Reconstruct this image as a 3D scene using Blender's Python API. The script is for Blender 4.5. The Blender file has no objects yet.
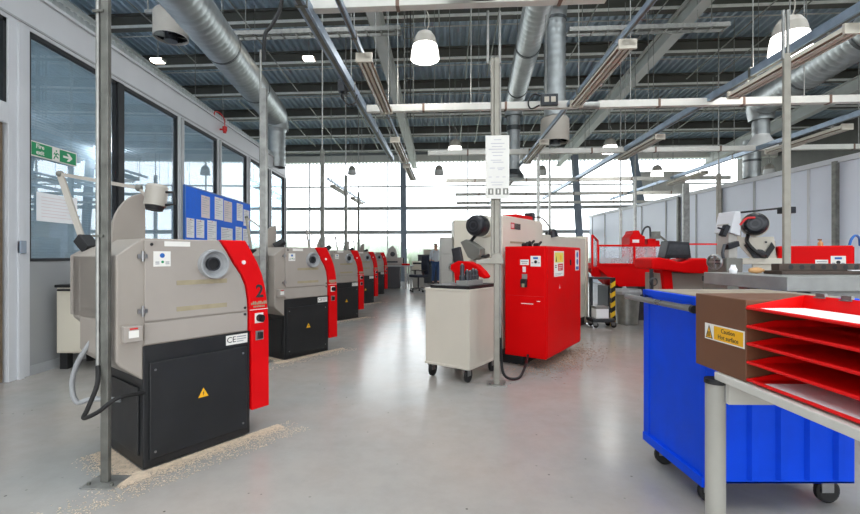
import bpy, math, random
from mathutils import Vector, Matrix, Euler
random.seed(7)
S = bpy.context.scene
COL = S.collection
H = 1.25; F = 440.0; CX = 419.0; CY = 255.5      # camera height, focal length and vanishing point

def WP(px, py, Y):
    """world point seen at a picture position at distance Y"""
    return Vector(((px-CX)/F*Y, Y, H-(py-CY)/F*Y))

RA = math.radians(-3.7)                           # the roof grid is turned a little against the floor plan
def RF(x, y, z=0.0):
    c, s = math.cos(RA), math.sin(RA)
    return Vector((c*x - s*y, s*x + c*y, z))

# ------------------------------------------------------------------ materials
def lin(c):
    c = c/255.0
    return c/12.92 if c <= 0.04045 else ((c+0.055)/1.055)**2.4
def rgb(t): return (lin(t[0]), lin(t[1]), lin(t[2]), 1.0)
MATS = {}
def pm(name, col, rough=.5, metal=0.0, var=.08, scale=6.0, bump=0.0, emit=None, spec=.5, stretch=None, rvar=.1):
    m = bpy.data.materials.new(name); m.use_nodes = True
    nt = m.node_tree; N = nt.nodes; L = nt.links
    b = N['Principled BSDF']
    b.inputs['Roughness'].default_value = rough
    b.inputs['Metallic'].default_value = metal
    b.inputs['Specular IOR Level'].default_value = spec
    tc = N.new('ShaderNodeTexCoord')
    no = N.new('ShaderNodeTexNoise'); no.inputs['Scale'].default_value = scale; no.inputs['Detail'].default_value = 6
    if stretch:
        mp = N.new('ShaderNodeMapping'); mp.inputs['Scale'].default_value = stretch
        L.new(tc.outputs['Object'], mp.inputs['Vector']); L.new(mp.outputs['Vector'], no.inputs['Vector'])
    else:
        L.new(tc.outputs['Object'], no.inputs['Vector'])
    c = rgb(col)
    r = N.new('ShaderNodeValToRGB')
    r.color_ramp.elements[0].position = .3; r.color_ramp.elements[1].position = .7
    r.color_ramp.elements[0].color = tuple(max(0, x*(1-var)) for x in c[:3])+(1,)
    r.color_ramp.elements[1].color = tuple(min(1, x*(1+var)) for x in c[:3])+(1,)
    L.new(no.outputs['Fac'], r.inputs['Fac']); L.new(r.outputs['Color'], b.inputs['Base Color'])
    if rvar:
        mr = N.new('ShaderNodeMapRange')
        mr.inputs['To Min'].default_value = max(.02, rough-rvar); mr.inputs['To Max'].default_value = min(1, rough+rvar)
        L.new(no.outputs['Fac'], mr.inputs['Value']); L.new(mr.outputs['Result'], b.inputs['Roughness'])
    if bump:
        bp = N.new('ShaderNodeBump'); bp.inputs['Strength'].default_value = bump; bp.inputs['Distance'].default_value = .01
        L.new(no.outputs['Fac'], bp.inputs['Height']); L.new(bp.outputs['Normal'], b.inputs['Normal'])
    if emit:
        b.inputs['Emission Color'].default_value = rgb(emit[0]); b.inputs['Emission Strength'].default_value = emit[1]
    MATS[name] = m
    return m
def M(n): return MATS[n]

pm('lathe_grey', (158,150,141), .45, var=.06, scale=3)
pm('lathe_cover', (163,155,147), .45, var=.05, scale=3)
pm('lathe_red', (216,2,10), .45, var=.06, scale=4, spec=.2)
pm('cabinet_red', (216,0,4), .5, var=.05, scale=3, spec=.12)
pm('tray_red', (222,8,8), .45, var=.04, spec=.3)
pm('base_black', (27,28,30), .45, var=.25, scale=5)
pm('black', (22,22,24), .5, var=.2)
pm('rubber', (28,27,27), .75, var=.2, scale=20)
pm('galv', (160,160,156), .42, .75, var=.22, scale=14)
pm('post_grey', (150,146,136), .5, .3, var=.12, scale=10)
pm('galv_dark', (118,118,112), .5, .6, var=.3, scale=10)
pm('duct', (178,183,184), .42, .7, var=.14, scale=5)
pm('duct_band', (92,96,98), .4, .6, var=.1)
pm('rail_blue', (150,166,184), .4, .5, var=.12, scale=10)
pm('trunk_white', (222,221,214), .5, var=.05)
pm('trunk_joint', (122,98,84), .6, var=.1)
pm('batten', (205,198,184), .5, var=.05)
pm('batten_brown', (142,122,104), .5, var=.08)
pm('tube_off', (210,205,195), .3, var=.02)
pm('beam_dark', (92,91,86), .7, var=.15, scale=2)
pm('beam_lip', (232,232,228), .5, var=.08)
pm('rafter', (214,216,214), .55, var=.08, scale=2)
pm('deck_blue', (188,205,217), .45, .2, var=.12, scale=3)
pm('steel_column', (140,152,166), .5, var=.08)
pm('frame_white', (206,208,212), .4, var=.04, scale=2)
pm('frame_grey', (168,170,172), .4, var=.05)
pm('panel_grey', (150,152,153), .55, var=.05, scale=1.5)
pm('wall_paint', (226,231,243), .4, var=.03, scale=1)
pm('dark_gasket', (30,32,36), .6)
pm('blind', (196,220,232), .5, .0, var=.05)
pm('mullion', (226,226,224), .5, var=.05)
pm('fascia', (226,224,216), .6, var=.04)
pm('door_wood', (112,94,74), .5, var=.2, scale=5, stretch=(6,6,.6))
pm('cream', (214,207,190), .5, var=.04, scale=2)
pm('cart_white', (202,195,181), .45, var=.05, scale=2)
pm('beige', (214,208,194), .5, var=.04, scale=2)
pm('grey_cab', (176,174,168), .5, var=.04, scale=2)
pm('blue_bin', (0,72,222), .45, var=.1, scale=4, spec=.2)
pm('blue_board', (30,112,238), .8, var=.05, scale=20)
pm('paper', (248,248,250), .7, var=.02)
pm('paper_pink', (236,222,222), .7, var=.03)
pm('ink', (150,152,160), .8)
pm('ink_faint', (196,194,200), .8)
pm('ink_dark', (40,40,44), .8)
pm('sticker_white', (232,230,224), .6, var=.03)
pm('yellow', (240,178,20), .5, var=.04)
pm('pale_yellow', (232,214,96), .5, var=.04)
pm('tape', (160,149,122), .6, var=.1, scale=20)
pm('sign_green', (0,140,86), .5, var=.02)
pm('sign_blue', (40,100,180), .5)
pm('sign_red', (200,30,34), .5)
pm('brown_box', (108,70,47), .55, var=.07, scale=4)
pm('table_white', (206,204,196), .5, var=.04)
pm('table_leg', (170,168,160), .45, var=.08)
pm('steel_plate', (138,139,136), .5, .1, var=.14, scale=8)
pm('scrap_top', (150,138,120), .7, var=.25, scale=12)
pm('rust_brown', (74,62,55), .6, .3, var=.25, scale=14)
pm('belt_grey', (118,118,111), .5, .2)
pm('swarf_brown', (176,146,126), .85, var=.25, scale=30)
pm('steel', (150,150,150), .3, .9, var=.15)
pm('dark_steel', (66,68,72), .4, .6, var=.2, scale=15)
pm('motor_black', (28,30,36), .35, .2, var=.2)
pm('hose_grey', (160,162,164), .5)
pm('wood', (196,150,100), .6, var=.15, stretch=(2,2,14))
pm('chips', (206,188,166), .85, var=.15, scale=30)
pm('fire_red', (200,24,26), .4)
pm('skin', (214,166,142), .55, var=.04)
pm('shirt', (206,210,216), .8, var=.06)
pm('jeans', (58,84,128), .85, var=.12, scale=20)
pm('shoe', (50,48,48), .6)
pm('hair', (176,158,146), .8)
pm('chair_navy', (34,40,56), .8, var=.1)
pm('desk_grey', (176,178,180), .5)
pm('desk_dark', (66,68,72), .5)
pm('bin_metal', (150,150,144), .4, .6, var=.2, scale=8)
pm('white_glow', (250,250,250), .4, emit=((255,252,244), 5.0))
pm('led_glow', (250,250,250), .4, emit=((255,244,226), 40.0))
pm('fill_glow', (250,250,250), .4, emit=((250,252,255), 6.0))
pm('lamp_grey', (176,170,160), .45, var=.04)
pm('lamp_rim', (238,238,236), .4)
pm('outside', (150,155,140), .9, var=.2, scale=.5)
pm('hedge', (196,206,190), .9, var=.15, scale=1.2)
pm('room_floor', (120,124,128), .6)
pm('room_wall', (196,210,220), .7)

def stripes(name, a, b, axis_scale):
    m = bpy.data.materials.new(name); m.use_nodes = True
    nt = m.node_tree; N = nt.nodes; L = nt.links; bs = N['Principled BSDF']; bs.inputs['Roughness'].default_value = .5
    tc = N.new('ShaderNodeTexCoord'); mp = N.new('ShaderNodeMapping'); mp.inputs['Rotation'].default_value = (0, math.radians(35), 0)
    w = N.new('ShaderNodeTexWave'); w.bands_direction = 'Z'; w.wave_profile = 'SAW'; w.inputs['Scale'].default_value = axis_scale
    r = N.new('ShaderNodeValToRGB'); r.color_ramp.interpolation = 'CONSTANT'
    r.color_ramp.elements[0].color = rgb(a); r.color_ramp.elements[1].color = rgb(b); r.color_ramp.elements[1].position = .5
    L.new(tc.outputs['Object'], mp.inputs['Vector']); L.new(mp.outputs['Vector'], w.inputs['Vector'])
    L.new(w.outputs['Fac'], r.inputs['Fac']); L.new(r.outputs['Color'], bs.inputs['Base Color'])
    MATS[name] = m
stripes('hazard', (236,190,30), (24,24,24), 2.2)

def glass(name, tint, ior, rough=.0, haze=0.0):
    m = bpy.data.materials.new(name); m.use_nodes = True
    nt = m.node_tree; N = nt.nodes; L = nt.links
    for n in list(N):
        if n.type == 'BSDF_PRINCIPLED': N.remove(n)
    out = [n for n in N if n.type == 'OUTPUT_MATERIAL'][0]
    tr = N.new('ShaderNodeBsdfTransparent'); tr.inputs['Color'].default_value = tint
    gl = N.new('ShaderNodeBsdfGlossy'); gl.inputs['Roughness'].default_value = rough
    lw_ = N.new('ShaderNodeLayerWeight'); lw_.inputs['Blend'].default_value = .5
    pw_ = N.new('ShaderNodeMath'); pw_.operation = 'POWER'; pw_.inputs[1].default_value = 5
    L.new(lw_.outputs['Facing'], pw_.inputs[0])
    fr = N.new('ShaderNodeMapRange'); r0 = ((ior-1)/(ior+1))**2
    fr.inputs['To Min'].default_value = r0; fr.inputs['To Max'].default_value = 1.0
    L.new(pw_.outputs['Value'], fr.inputs['Value'])
    mx = N.new('ShaderNodeMixShader')
    L.new(fr.outputs['Result'], mx.inputs['Fac']); L.new(tr.outputs['BSDF'], mx.inputs[1]); L.new(gl.outputs['BSDF'], mx.inputs[2])
    last = mx.outputs['Shader']
    if haze:
        df = N.new('ShaderNodeBsdfDiffuse'); df.inputs['Color'].default_value = (.85,.88,.92,1)
        no = N.new('ShaderNodeTexNoise'); no.inputs['Scale'].default_value = 3
        mr = N.new('ShaderNodeMapRange'); mr.inputs['To Min'].default_value = haze*.5; mr.inputs['To Max'].default_value = haze*1.5
        tc = N.new('ShaderNodeTexCoord'); L.new(tc.outputs['Object'], no.inputs['Vector'])
        L.new(no.outputs['Fac'], mr.inputs['Value'])
        m2 = N.new('ShaderNodeMixShader'); L.new(mr.outputs['Result'], m2.inputs['Fac'])
        L.new(last, m2.inputs[1]); L.new(df.outputs['BSDF'], m2.inputs[2]); last = m2.outputs['Shader']
    L.new(last, out.inputs['Surface'])
    MATS[name] = m
glass('partition_glass', (.86,.93,.96,1), 2.3, 0, .07)  # pale diffuse haze put into the glass to lighten the panes
glass('window_glass', (.97,.98,.98,1), 1.25)
glass('screen_glass', (.92,.94,.96,1), 1.3, .05, .25)

def floor_mat():
    m = bpy.data.materials.new('floor_paint'); m.use_nodes = True
    nt = m.node_tree; N = nt.nodes; L = nt.links; b = N['Principled BSDF']
    tc = N.new('ShaderNodeTexCoord')
    n1 = N.new('ShaderNodeTexNoise'); n1.inputs['Scale'].default_value = .55; n1.inputs['Detail'].default_value = 5
    n2 = N.new('ShaderNodeTexNoise'); n2.inputs['Scale'].default_value = 5; n2.inputs['Detail'].default_value = 8; n2.inputs['Roughness'].default_value = .7
    v = N.new('ShaderNodeTexVoronoi'); v.inputs['Scale'].default_value = 9
    for n in (n1, n2, v): L.new(tc.outputs['Object'], n.inputs['Vector'])
    r1 = N.new('ShaderNodeValToRGB')
    r1.color_ramp.elements[0].position = .35; r1.color_ramp.elements[1].position = .65
    r1.color_ramp.elements[0].color = rgb((158,158,155)); r1.color_ramp.elements[1].color = rgb((168,157,149))
    L.new(n1.outputs['Fac'], r1.inputs['Fac'])
    r2 = N.new('ShaderNodeValToRGB'); r2.color_ramp.elements[0].position = .3; r2.color_ramp.elements[1].position = .6
    r2.color_ramp.elements[0].color = (.90,.895,.89,1); r2.color_ramp.elements[1].color = (1,1,1,1)
    L.new(n2.outputs['Fac'], r2.inputs['Fac'])
    mul = N.new('ShaderNodeMix'); mul.data_type = 'RGBA'; mul.blend_type = 'MULTIPLY'; mul.inputs[0].default_value = 1
    L.new(r1.outputs['Color'], mul.inputs[6]); L.new(r2.outputs['Color'], mul.inputs[7])
    # small dark specks
    r3 = N.new('ShaderNodeValToRGB'); r3.color_ramp.elements[0].position = .04; r3.color_ramp.elements[1].position = .075
    r3.color_ramp.elements[0].color = (.28,.27,.26,1); r3.color_ramp.elements[1].color = (1,1,1,1)
    L.new(v.outputs['Distance'], r3.inputs['Fac'])
    n3 = N.new('ShaderNodeTexNoise'); n3.inputs['Scale'].default_value = 1.3; L.new(tc.outputs['Object'], n3.inputs['Vector'])
    r4 = N.new('ShaderNodeValToRGB'); r4.color_ramp.elements[0].position = .46; r4.color_ramp.elements[1].position = .56
    L.new(n3.outputs['Fac'], r4.inputs['Fac'])
    m2 = N.new('ShaderNodeMix'); m2.data_type = 'RGBA'; m2.blend_type = 'MULTIPLY'
    L.new(r4.outputs['Color'], m2.inputs[0]); L.new(mul.outputs[2], m2.inputs[6]); L.new(r3.outputs['Color'], m2.inputs[7])
    L.new(m2.outputs[2], b.inputs['Base Color'])
    mr = N.new('ShaderNodeMapRange'); mr.inputs['To Min'].default_value = .14; mr.inputs['To Max'].default_value = .28
    L.new(n2.outputs['Fac'], mr.inputs['Value']); L.new(mr.outputs['Result'], b.inputs['Roughness'])
    b.inputs['Specular IOR Level'].default_value = .3
    bp = N.new('ShaderNodeBump'); bp.inputs['Strength'].default_value = .06; bp.inputs['Distance'].default_value = .01
    L.new(n2.outputs['Fac'], bp.inputs['Height']); L.new(bp.outputs['Normal'], b.inputs['Normal'])
    MATS['floor_paint'] = m
floor_mat()

# ------------------------------------------------------------------ geometry collector
class G:
    def __init__(s): s.v = []; s.f = []; s.sm = []
    def add(s, vs, fs, smooth=False):
        o = len(s.v); s.v += [tuple(v) for v in vs]
        for f in fs: s.f.append(tuple(i+o for i in f)); s.sm.append(smooth)
        return s
    def box(s, x0, x1, y0, y1, z0, z1):
        vs = [(x0,y0,z0),(x1,y0,z0),(x1,y1,z0),(x0,y1,z0),(x0,y0,z1),(x1,y0,z1),(x1,y1,z1),(x0,y1,z1)]
        return s.add(vs, [(0,3,2,1),(4,5,6,7),(0,1,5,4),(1,2,6,5),(2,3,7,6),(3,0,4,7)])
    def fbox(s, c, a, b, w, h, t):
        """box centred on c: w along a, h along b, t along a x b"""
        a = Vector(a).normalized(); b = Vector(b).normalized(); n = a.cross(b).normalized(); b = n.cross(a); c = Vector(c)
        vs = []
        for k in (-.5, .5):
            for i, j in ((-.5,-.5),(.5,-.5),(.5,.5),(-.5,.5)):
                vs.append(c + a*w*i + b*h*j + n*t*k)
        return s.add(vs, [(0,3,2,1),(4,5,6,7),(0,1,5,4),(1,2,6,5),(2,3,7,6),(3,0,4,7)])
    def bar(s, p, q, w, h=None, up=(0,0,1)):
        p = Vector(p); q = Vector(q); d = q-p
        u = Vector(up)
        if abs(d.normalized().dot(u)) > .98: u = Vector((0,1,0))
        side = d.cross(u).normalized(); up2 = side.cross(d).normalized()
        return s.fbox((p+q)/2, d, side, d.length, w, h or w) if False else s.fbox((p+q)/2, d, up2, d.length, h or w, w)
    def prism(s, poly, o, a, b, n, t):
        """polygon in the plane o + a*u + b*v, pushed along n by t"""
        o = Vector(o); a = Vector(a); b = Vector(b); n = Vector(n)
        k = len(poly)
        if a.cross(b).dot(n) * t > 0: poly = list(poly)
        else: poly = list(poly)[::-1]
        area = sum(poly[i][0]*poly[(i+1)%k][1]-poly[(i+1)%k][0]*poly[i][1] for i in range(k))
        flip = (area < 0) != (a.cross(b).dot(n)*t < 0)
        p0 = [o + a*u + b*v for u, v in poly]; p1 = [p + n*t for p in p0]
        fs = [tuple(range(k)), tuple(range(2*k-1, k-1, -1))] + [(i, i+k, (i+1)%k+k, (i+1)%k) for i in range(k)]
        return s.add(p0+p1, fs)
    def tube(s, pts, r, n=12, caps=True, closed=False):
        pts = [Vector(p) for p in pts]; rs = r if isinstance(r, (list, tuple)) else [r]*len(pts)
        rings = []; prev = None
        for i, p in enumerate(pts):
            d = (pts[min(i+1, len(pts)-1)] - pts[max(i-1, 0)])
            if d.length < 1e-9: d = Vector((0,0,1))
            d.normalize()
            if prev is None:
                u = Vector((0,0,1)) if abs(d.z) < .9 else Vector((1,0,0))
                x = d.cross(u).normalized()
            else:
                x = prev - d*prev.dot(d)
                x = x.normalized() if x.length > 1e-6 else d.orthogonal().normalized()
            prev = x; y = d.cross(x)
            rings.append([p + (x*math.cos(2*math.pi*k/n) + y*math.sin(2*math.pi*k/n))*rs[i] for k in range(n)])
        vs = [v for rg in rings for v in rg]
        fs = [(i*n+k, i*n+(k+1)%n, (i+1)*n+(k+1)%n, (i+1)*n+k) for i in range(len(rings)-1) for k in range(n)]
        s.add(vs, fs, True)
        if caps:
            s.add(rings[0], [tuple(range(n-1,-1,-1))]); s.add(rings[-1], [tuple(range(n))])
        return s
    def cyl(s, p, q, r, n=16): return s.tube([p, q], r, n)
    def revolve(s, prof, o, axis=(0,0,1), n=24, smooth=True):
        """profile of (radius, height) along axis from o"""
        o = Vector(o); d = Vector(axis).normalized(); x = d.orthogonal().normalized(); y = d.cross(x)
        for j in range(len(prof)-1):
            (r0,h0), (r1,h1) = prof[j], prof[j+1]
            vs = []
            for r_, h_ in ((r0,h0),(r1,h1)):
                for k in range(n):
                    t = 2*math.pi*k/n
                    vs.append(o + d*h_ + (x*math.cos(t)+y*math.sin(t))*r_)
            s.add(vs, [(k, (k+1)%n, n+(k+1)%n, n+k) for k in range(n)], smooth)
        return s
    def ball(s, c, r, n=12, m=8, sc=(1,1,1)):
        c = Vector(c); vs = []; fs = []
        for i in range(m+1):
            a = math.pi*i/m
            for k in range(n):
                t = 2*math.pi*k/n
                vs.append(c + Vector((r*sc[0]*math.sin(a)*math.cos(t), r*sc[1]*math.sin(a)*math.sin(t), r*sc[2]*math.cos(a))))
        for i in range(m):
            for k in range(n): fs.append((i*n+k, (i+1)*n+k, (i+1)*n+(k+1)%n, i*n+(k+1)%n))
        return s.add(vs, fs, True)
    def quad(s, a, b, c, d): return s.add([a,b,c,d], [(0,1,2,3)])
    def mesh(s, name):
        me = bpy.data.meshes.new(name); me.from_pydata(s.v, [], s.f); me.validate(verbose=False)
        if len(me.polygons) == len(s.sm): me.polygons.foreach_set('use_smooth', s.sm)
        me.update(); return me

def link(name, me, m, parent=None, bev=0.0):
    o = bpy.data.objects.new(name, me); COL.objects.link(o)
    if m is not None and not me.materials: me.materials.append(M(m) if isinstance(m, str) else m)
    if parent is not None: o.parent = parent
    if bev:
        b = o.modifiers.new('edge', 'BEVEL'); b.width = bev; b.segments = 2; b.limit_method = 'ANGLE'; b.angle_limit = math.radians(40)
    return o
def part(name, g, m, parent, bev=0.0, label=None, kind=None):
    o = link(name, g.mesh(name), m, parent, bev)
    if label: o['label'] = label
    if kind: o['kind'] = kind
    return o
def tag(o, label, cat, group=None, kind=None):
    o['label'] = label; o['category'] = cat
    if group: o['group'] = group
    if kind: o['kind'] = kind
    return o
def thing(name, label, cat, loc=(0,0,0), rz=0.0, group=None):
    o = bpy.data.objects.new(name, None); COL.objects.link(o); o.empty_display_size = .1
    o.location = loc; o.rotation_euler = (0,0,rz)
    return tag(o, label, cat, group)
def solo(name, g, m, label, cat, loc=(0,0,0), rz=0.0, group=None, bev=0.0, kind=None):
    o = link(name, g.mesh(name), m, None, bev); o.location = loc; o.rotation_euler = (0,0,rz)
    return tag(o, label, cat, group, kind)
def struct(name, g, m, parent=None, bev=0.0, loc=(0,0,0), rz=0.0):
    o = link(name, g.mesh(name), m, parent, bev); o.location = loc; o.rotation_euler = (0,0,rz)
    if parent is None: o['kind'] = 'structure'
    return o
def copy_tree(o, parent=None):
    c = o.copy(); COL.objects.link(c)
    if parent is not None: c.parent = parent
    for ch in list(o.children): copy_tree(ch, c)
    return c

def text(name, s, size, c, right, up, m, parent, t=.0015, align='CENTER', bold=0.0, sx=1.0):
    cu = bpy.data.curves.new(name, 'FONT'); cu.body = s; cu.size = size; cu.align_x = align; cu.align_y = 'CENTER'
    cu.extrude = t; cu.resolution_u = 2; cu.offset = bold
    tmp = bpy.data.objects.new('tmp_text', cu); COL.objects.link(tmp)
    dg = bpy.context.evaluated_depsgraph_get(); dg.update()
    me = bpy.data.meshes.new_from_object(tmp.evaluated_get(dg)); me.name = name
    bpy.data.objects.remove(tmp); bpy.data.curves.remove(cu)
    r = Vector(right).normalized(); u = Vector(up).normalized(); n = r.cross(u)
    mt = Matrix(((r.x*sx,u.x,n.x,c[0]),(r.y*sx,u.y,n.y,c[1]),(r.z*sx,u.z,n.z,c[2]),(0,0,0,1)))
    me.transform(mt); me.materials.clear()
    return link(name, me, m, parent)

def arc(c, r, a0, a1, n, plane='xz'):
    out = []
    for i in range(n+1):
        a = math.radians(a0 + (a1-a0)*i/n)
        if plane == 'xz': out.append(Vector((c[0]+r*math.cos(a), c[1], c[2]+r*math.sin(a))))
        elif plane == 'yz': out.append(Vector((c[0], c[1]+r*math.cos(a), c[2]+r*math.sin(a))))
        else: out.append(Vector((c[0]+r*math.cos(a), c[1]+r*math.sin(a), c[2])))
    return out
def smooth_path(pts, n=8):
    """Catmull-Rom through the points"""
    p = [Vector(q) for q in pts]; p = [p[0]*2-p[1]] + p + [p[-1]*2-p[-2]]; out = []
    for i in range(1, len(p)-2):
        for k in range(n):
            t = k/n; a, b, c, d = p[i-1], p[i], p[i+1], p[i+2]
            out.append(.5*((2*b) + (-a+c)*t + (2*a-5*b+4*c-d)*t*t + (-a+3*b-3*c+d)*t**3))
    out.append(p[-2]); return out
Zax = (0,0,1)
# ------------------------------------------------------------------ camera, world
cam_d = bpy.data.cameras.new('camera'); cam = bpy.data.objects.new('camera', cam_d); COL.objects.link(cam)
cam.location = (0,0,H); cam.rotation_euler = (math.radians(90),0,0)
cam_d.sensor_width = 36; cam_d.lens = F/860*36
cam_d.shift_x = (430-CX)/860; cam_d.shift_y = (CY-257)/860
cam_d.clip_start = .05; cam_d.clip_end = 300
S.camera = cam
w = bpy.data.worlds.new('overcast_sky'); S.world = w; w.use_nodes = True
bg = w.node_tree.nodes['Background']; bg.inputs['Color'].default_value = (.93,.97,1,1); bg.inputs['Strength'].default_value = 6.0
S.view_settings.view_transform = 'Standard'; S.view_settings.look = 'None'
S.view_settings.gamma = 1; S.view_settings.use_curve_mapping = False
S.view_settings.exposure = -0.38
S.cycles.use_denoising = True
S.cycles.max_bounces = 8; S.cycles.diffuse_bounces = 5; S.cycles.glossy_bounces = 4; S.cycles.transparent_max_bounces = 12
S.cycles.sample_clamp_indirect = 6
S.cycles.caustics_reflective = False; S.cycles.caustics_refractive = False

def light_area(name, loc, rot, sx, sy, power, col=(1,1,1), portal=False):
    d = bpy.data.lights.new(name, 'AREA'); d.shape = 'RECTANGLE'; d.size = sx; d.size_y = sy; d.energy = power; d.color = col
    o = bpy.data.objects.new(name, d); COL.objects.link(o); o.location = loc; o.rotation_euler = rot
    if portal: d.cycles.is_portal = True
    return o

# ------------------------------------------------------------------ shell
XL, XR = -4.05, 8.2           # partition on one side, panel wall on the other
YB = 22.0                     # glazed end wall
XO, XE, YF = -9.0, 17.0, -8.0 # outer walls, wall behind the camera opened up for daylight
g = G().box(XO, XE, YF, 24.5, -.2, 0); struct('floor', g, 'floor_paint')
g = G().box(-40, 50, 24.5, 70, -.5, -.3); g.box(-40, 50, -50, YF-.5, -.5, -.3); struct('ground', g, 'outside')

def roof_z(y): return 7.75 - .075*y          # underside of the purlins (roof falls towards the glazed end)
# corrugated deck, in roof coordinates
g = G(); x = -11.5; pitch = .20
prof = []
while x < 19:
    prof += [(x,0),(x+.06,0),(x+.09,.09),(x+.17,.09)]; x += pitch
ya, yb = -9.5, 24.2
n = len(prof)
# rooflight strips added over the near half of the hall, unseen, for brightness
RL = [(-7.4,-5.0),(-4.4,-1.7),(-.4,2.0),(2.6,5.3),(6.9,9.6),(10.2,12.6)]; RY = (-6.5,8.0)
for y0_, y1_ in ((ya,RY[0]),RY,(RY[1],yb)):
    o_ = len(g.v)
    vs = [(px, y0_, roof_z(y0_)+.38+pz) for px, pz in prof] + [(px, y1_, roof_z(y1_)+.38+pz) for px, pz in prof]
    fs = [(i, i+1, n+i+1, n+i) for i in range(n-1) if not ((y0_,y1_) == RY and any(a-.01 < (prof[i][0]+prof[i+1][0])/2 < b for a, b in RL))]
    g.add(vs, fs)
g.box(-11.5, 19, ya, RY[0], 8.9, 9.0); g.box(-11.5, 19, RY[1], yb, 8.9, 9.0)
e_ = [-11.5] + [q for ab in RL for q in ab] + [19]
for a, b in zip(e_[0::2], e_[1::2]): g.box(a, b, RY[0], RY[1], 8.9, 9.0)
struct('ceiling', g, 'deck_blue', rz=RA)
for k, (a, b) in enumerate(RL):
    z0_, z1_ = roof_z(RY[0])+.42, roof_z(RY[1])+.42
    struct('window_%d' % (40+k), G().quad((a,RY[0],z0_),(b,RY[0],z0_),(b,RY[1],z1_),(a,RY[1],z1_)), 'window_glass', rz=RA)  # panes of the added rooflights
k = 0
for y in [-7.5,-5.5,-3.5,-1.5,.5,2.5,4.5,6.5,8.5,10.55,12.5,14.45,16.5,18.6,20.7]:
    zb = roof_z(y)
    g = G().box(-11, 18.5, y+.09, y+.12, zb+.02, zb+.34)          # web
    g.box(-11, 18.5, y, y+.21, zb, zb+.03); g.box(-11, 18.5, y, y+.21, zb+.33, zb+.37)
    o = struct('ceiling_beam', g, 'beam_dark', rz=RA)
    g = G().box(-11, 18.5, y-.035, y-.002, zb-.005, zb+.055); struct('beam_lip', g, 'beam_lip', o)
    if y > 8:                                                     # light pipe clipped to the flange of each beam
        g = G().tube([(-11,y+.62,zb+.1),(18,y+.62,zb+.1)], .016, 6); struct('beam_pipe', g, 'beam_lip', o)
for x in (-8.7, -1.65, 5.45, 12.5):
    g = G()
    p, q = Vector((x, ya, roof_z(ya)-.22)), Vector((x, yb-2, roof_z(yb-2)-.22))
    g.bar(p, q, .035, .40); g.bar(p-Vector((0,0,.2)), q-Vector((0,0,.2)), .26, .03); g.bar(p+Vector((0,0,.2)), q+Vector((0,0,.2)), .26, .03)
    struct('ceiling_beam', g, 'rafter', rz=RA)

# glazed end wall (turned with the roof)
E = RF(0, YB)
def back(name, g, m, kind=True): return struct(name, g, m, loc=(E.x,E.y,0), rz=RA)
ZT = 6.0
g = G().box(-11, 17, -.05, .15, 0, .35); back('wall_back', g, 'panel_grey')
g = G().box(-11, 17, -.12, .1, ZT-.05, ZT+.28); back('trim_1', g, 'fascia')
g = G().box(-11, 17, -.1, .1, ZT+.28, 7.2); back('trim_2', g, 'panel_grey')
i = 3
for z, hh in ((4.72,.06),(3.62,.17),(2.42,.19)):
    g = G().box(-11, 17, -.06, .06, z-hh/2, z+hh/2); back('trim_%d' % i, g, 'mullion'); i += 1
    if hh > .1:
        g = G().box(-11, 17, -.075, -.061, z-.015, z+.015); back('trim_%d' % i, g, 'galv_dark'); i += 1
xs = [-11+4.0*k for k in range(8)]
for x in xs:
    g = G().box(x-.025, x+.025, -.05, .05, .35, ZT); back('trim_%d' % i, g, 'mullion'); i += 1
for k, (a, b) in enumerate(zip(xs[:-1], xs[1:])):
    g = G().box(a, b, .0, .012, .35, ZT)
    back('window_%d' % (k+1), g, 'window_glass')
# solid infill high on the far side
g = G().box(9.0, 11.4, -.09, -.07, 4.3, 5.3); back('wall_infill', g, 'fascia')
# steel columns standing before the glass
def column(x0, x1, y, z0, z1, wdt=.26):
    g = G(); p = Vector((x0,y,z0)); q = Vector((x1,y,z1))
    g.bar(p+Vector((0,-.12,0)), q+Vector((0,-.12,0)), .025, wdt) if False else None
    d = (q-p)
    for off in (-.13,.13):
        g.prism([(-.13,0),(.13,0)] + [(.13+ (x1-x0),z1-z0),(-.13+(x1-x0),z1-z0)], (x0, y+off-.012, z0), (1,0,0), (0,0,1), (0,1,0), .024)
    g.prism([(-.015,0),(.015,0),(.015+(x1-x0),z1-z0),(-.015+(x1-x0),z1-z0)], (x0, y-.12, z0), (1,0,0), (0,0,1), (0,1,0), .24)
    return g
for x0, x1 in ((-2.1,-2.15),(6.35,6.0),(9.6,8.7)):
    struct('wall_column', column(x0, x1, -.75, 0, 6.0), 'steel_column', loc=(E.x,E.y,0), rz=RA)
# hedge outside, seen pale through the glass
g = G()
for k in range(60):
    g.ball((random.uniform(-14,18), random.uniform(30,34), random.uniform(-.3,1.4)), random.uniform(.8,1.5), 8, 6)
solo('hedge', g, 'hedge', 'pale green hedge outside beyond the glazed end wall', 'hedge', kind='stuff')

# outer walls out of the picture
g = G().box(XO-.15, XO, YF, 23.5, 0, 9); struct('wall_outer_left', g, 'room_wall')
g = G().box(XE, XE+.15, YF, 23.5, 0, 9); struct('wall_outer_right', g, 'beam_dark')
g = G().box(XO, XE, YF-.1, YF, 0, .6); g.box(XO, XE, YF-.1, YF, 5.6, 9)
for x in [XO+2.6*k for k in range(11)]: g.box(x-.06, x+.06, YF-.1, YF, .6, 5.6)
struct('wall_front', g, 'frame_white')  # unseen wall, wide openings added to let soft daylight in

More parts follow.
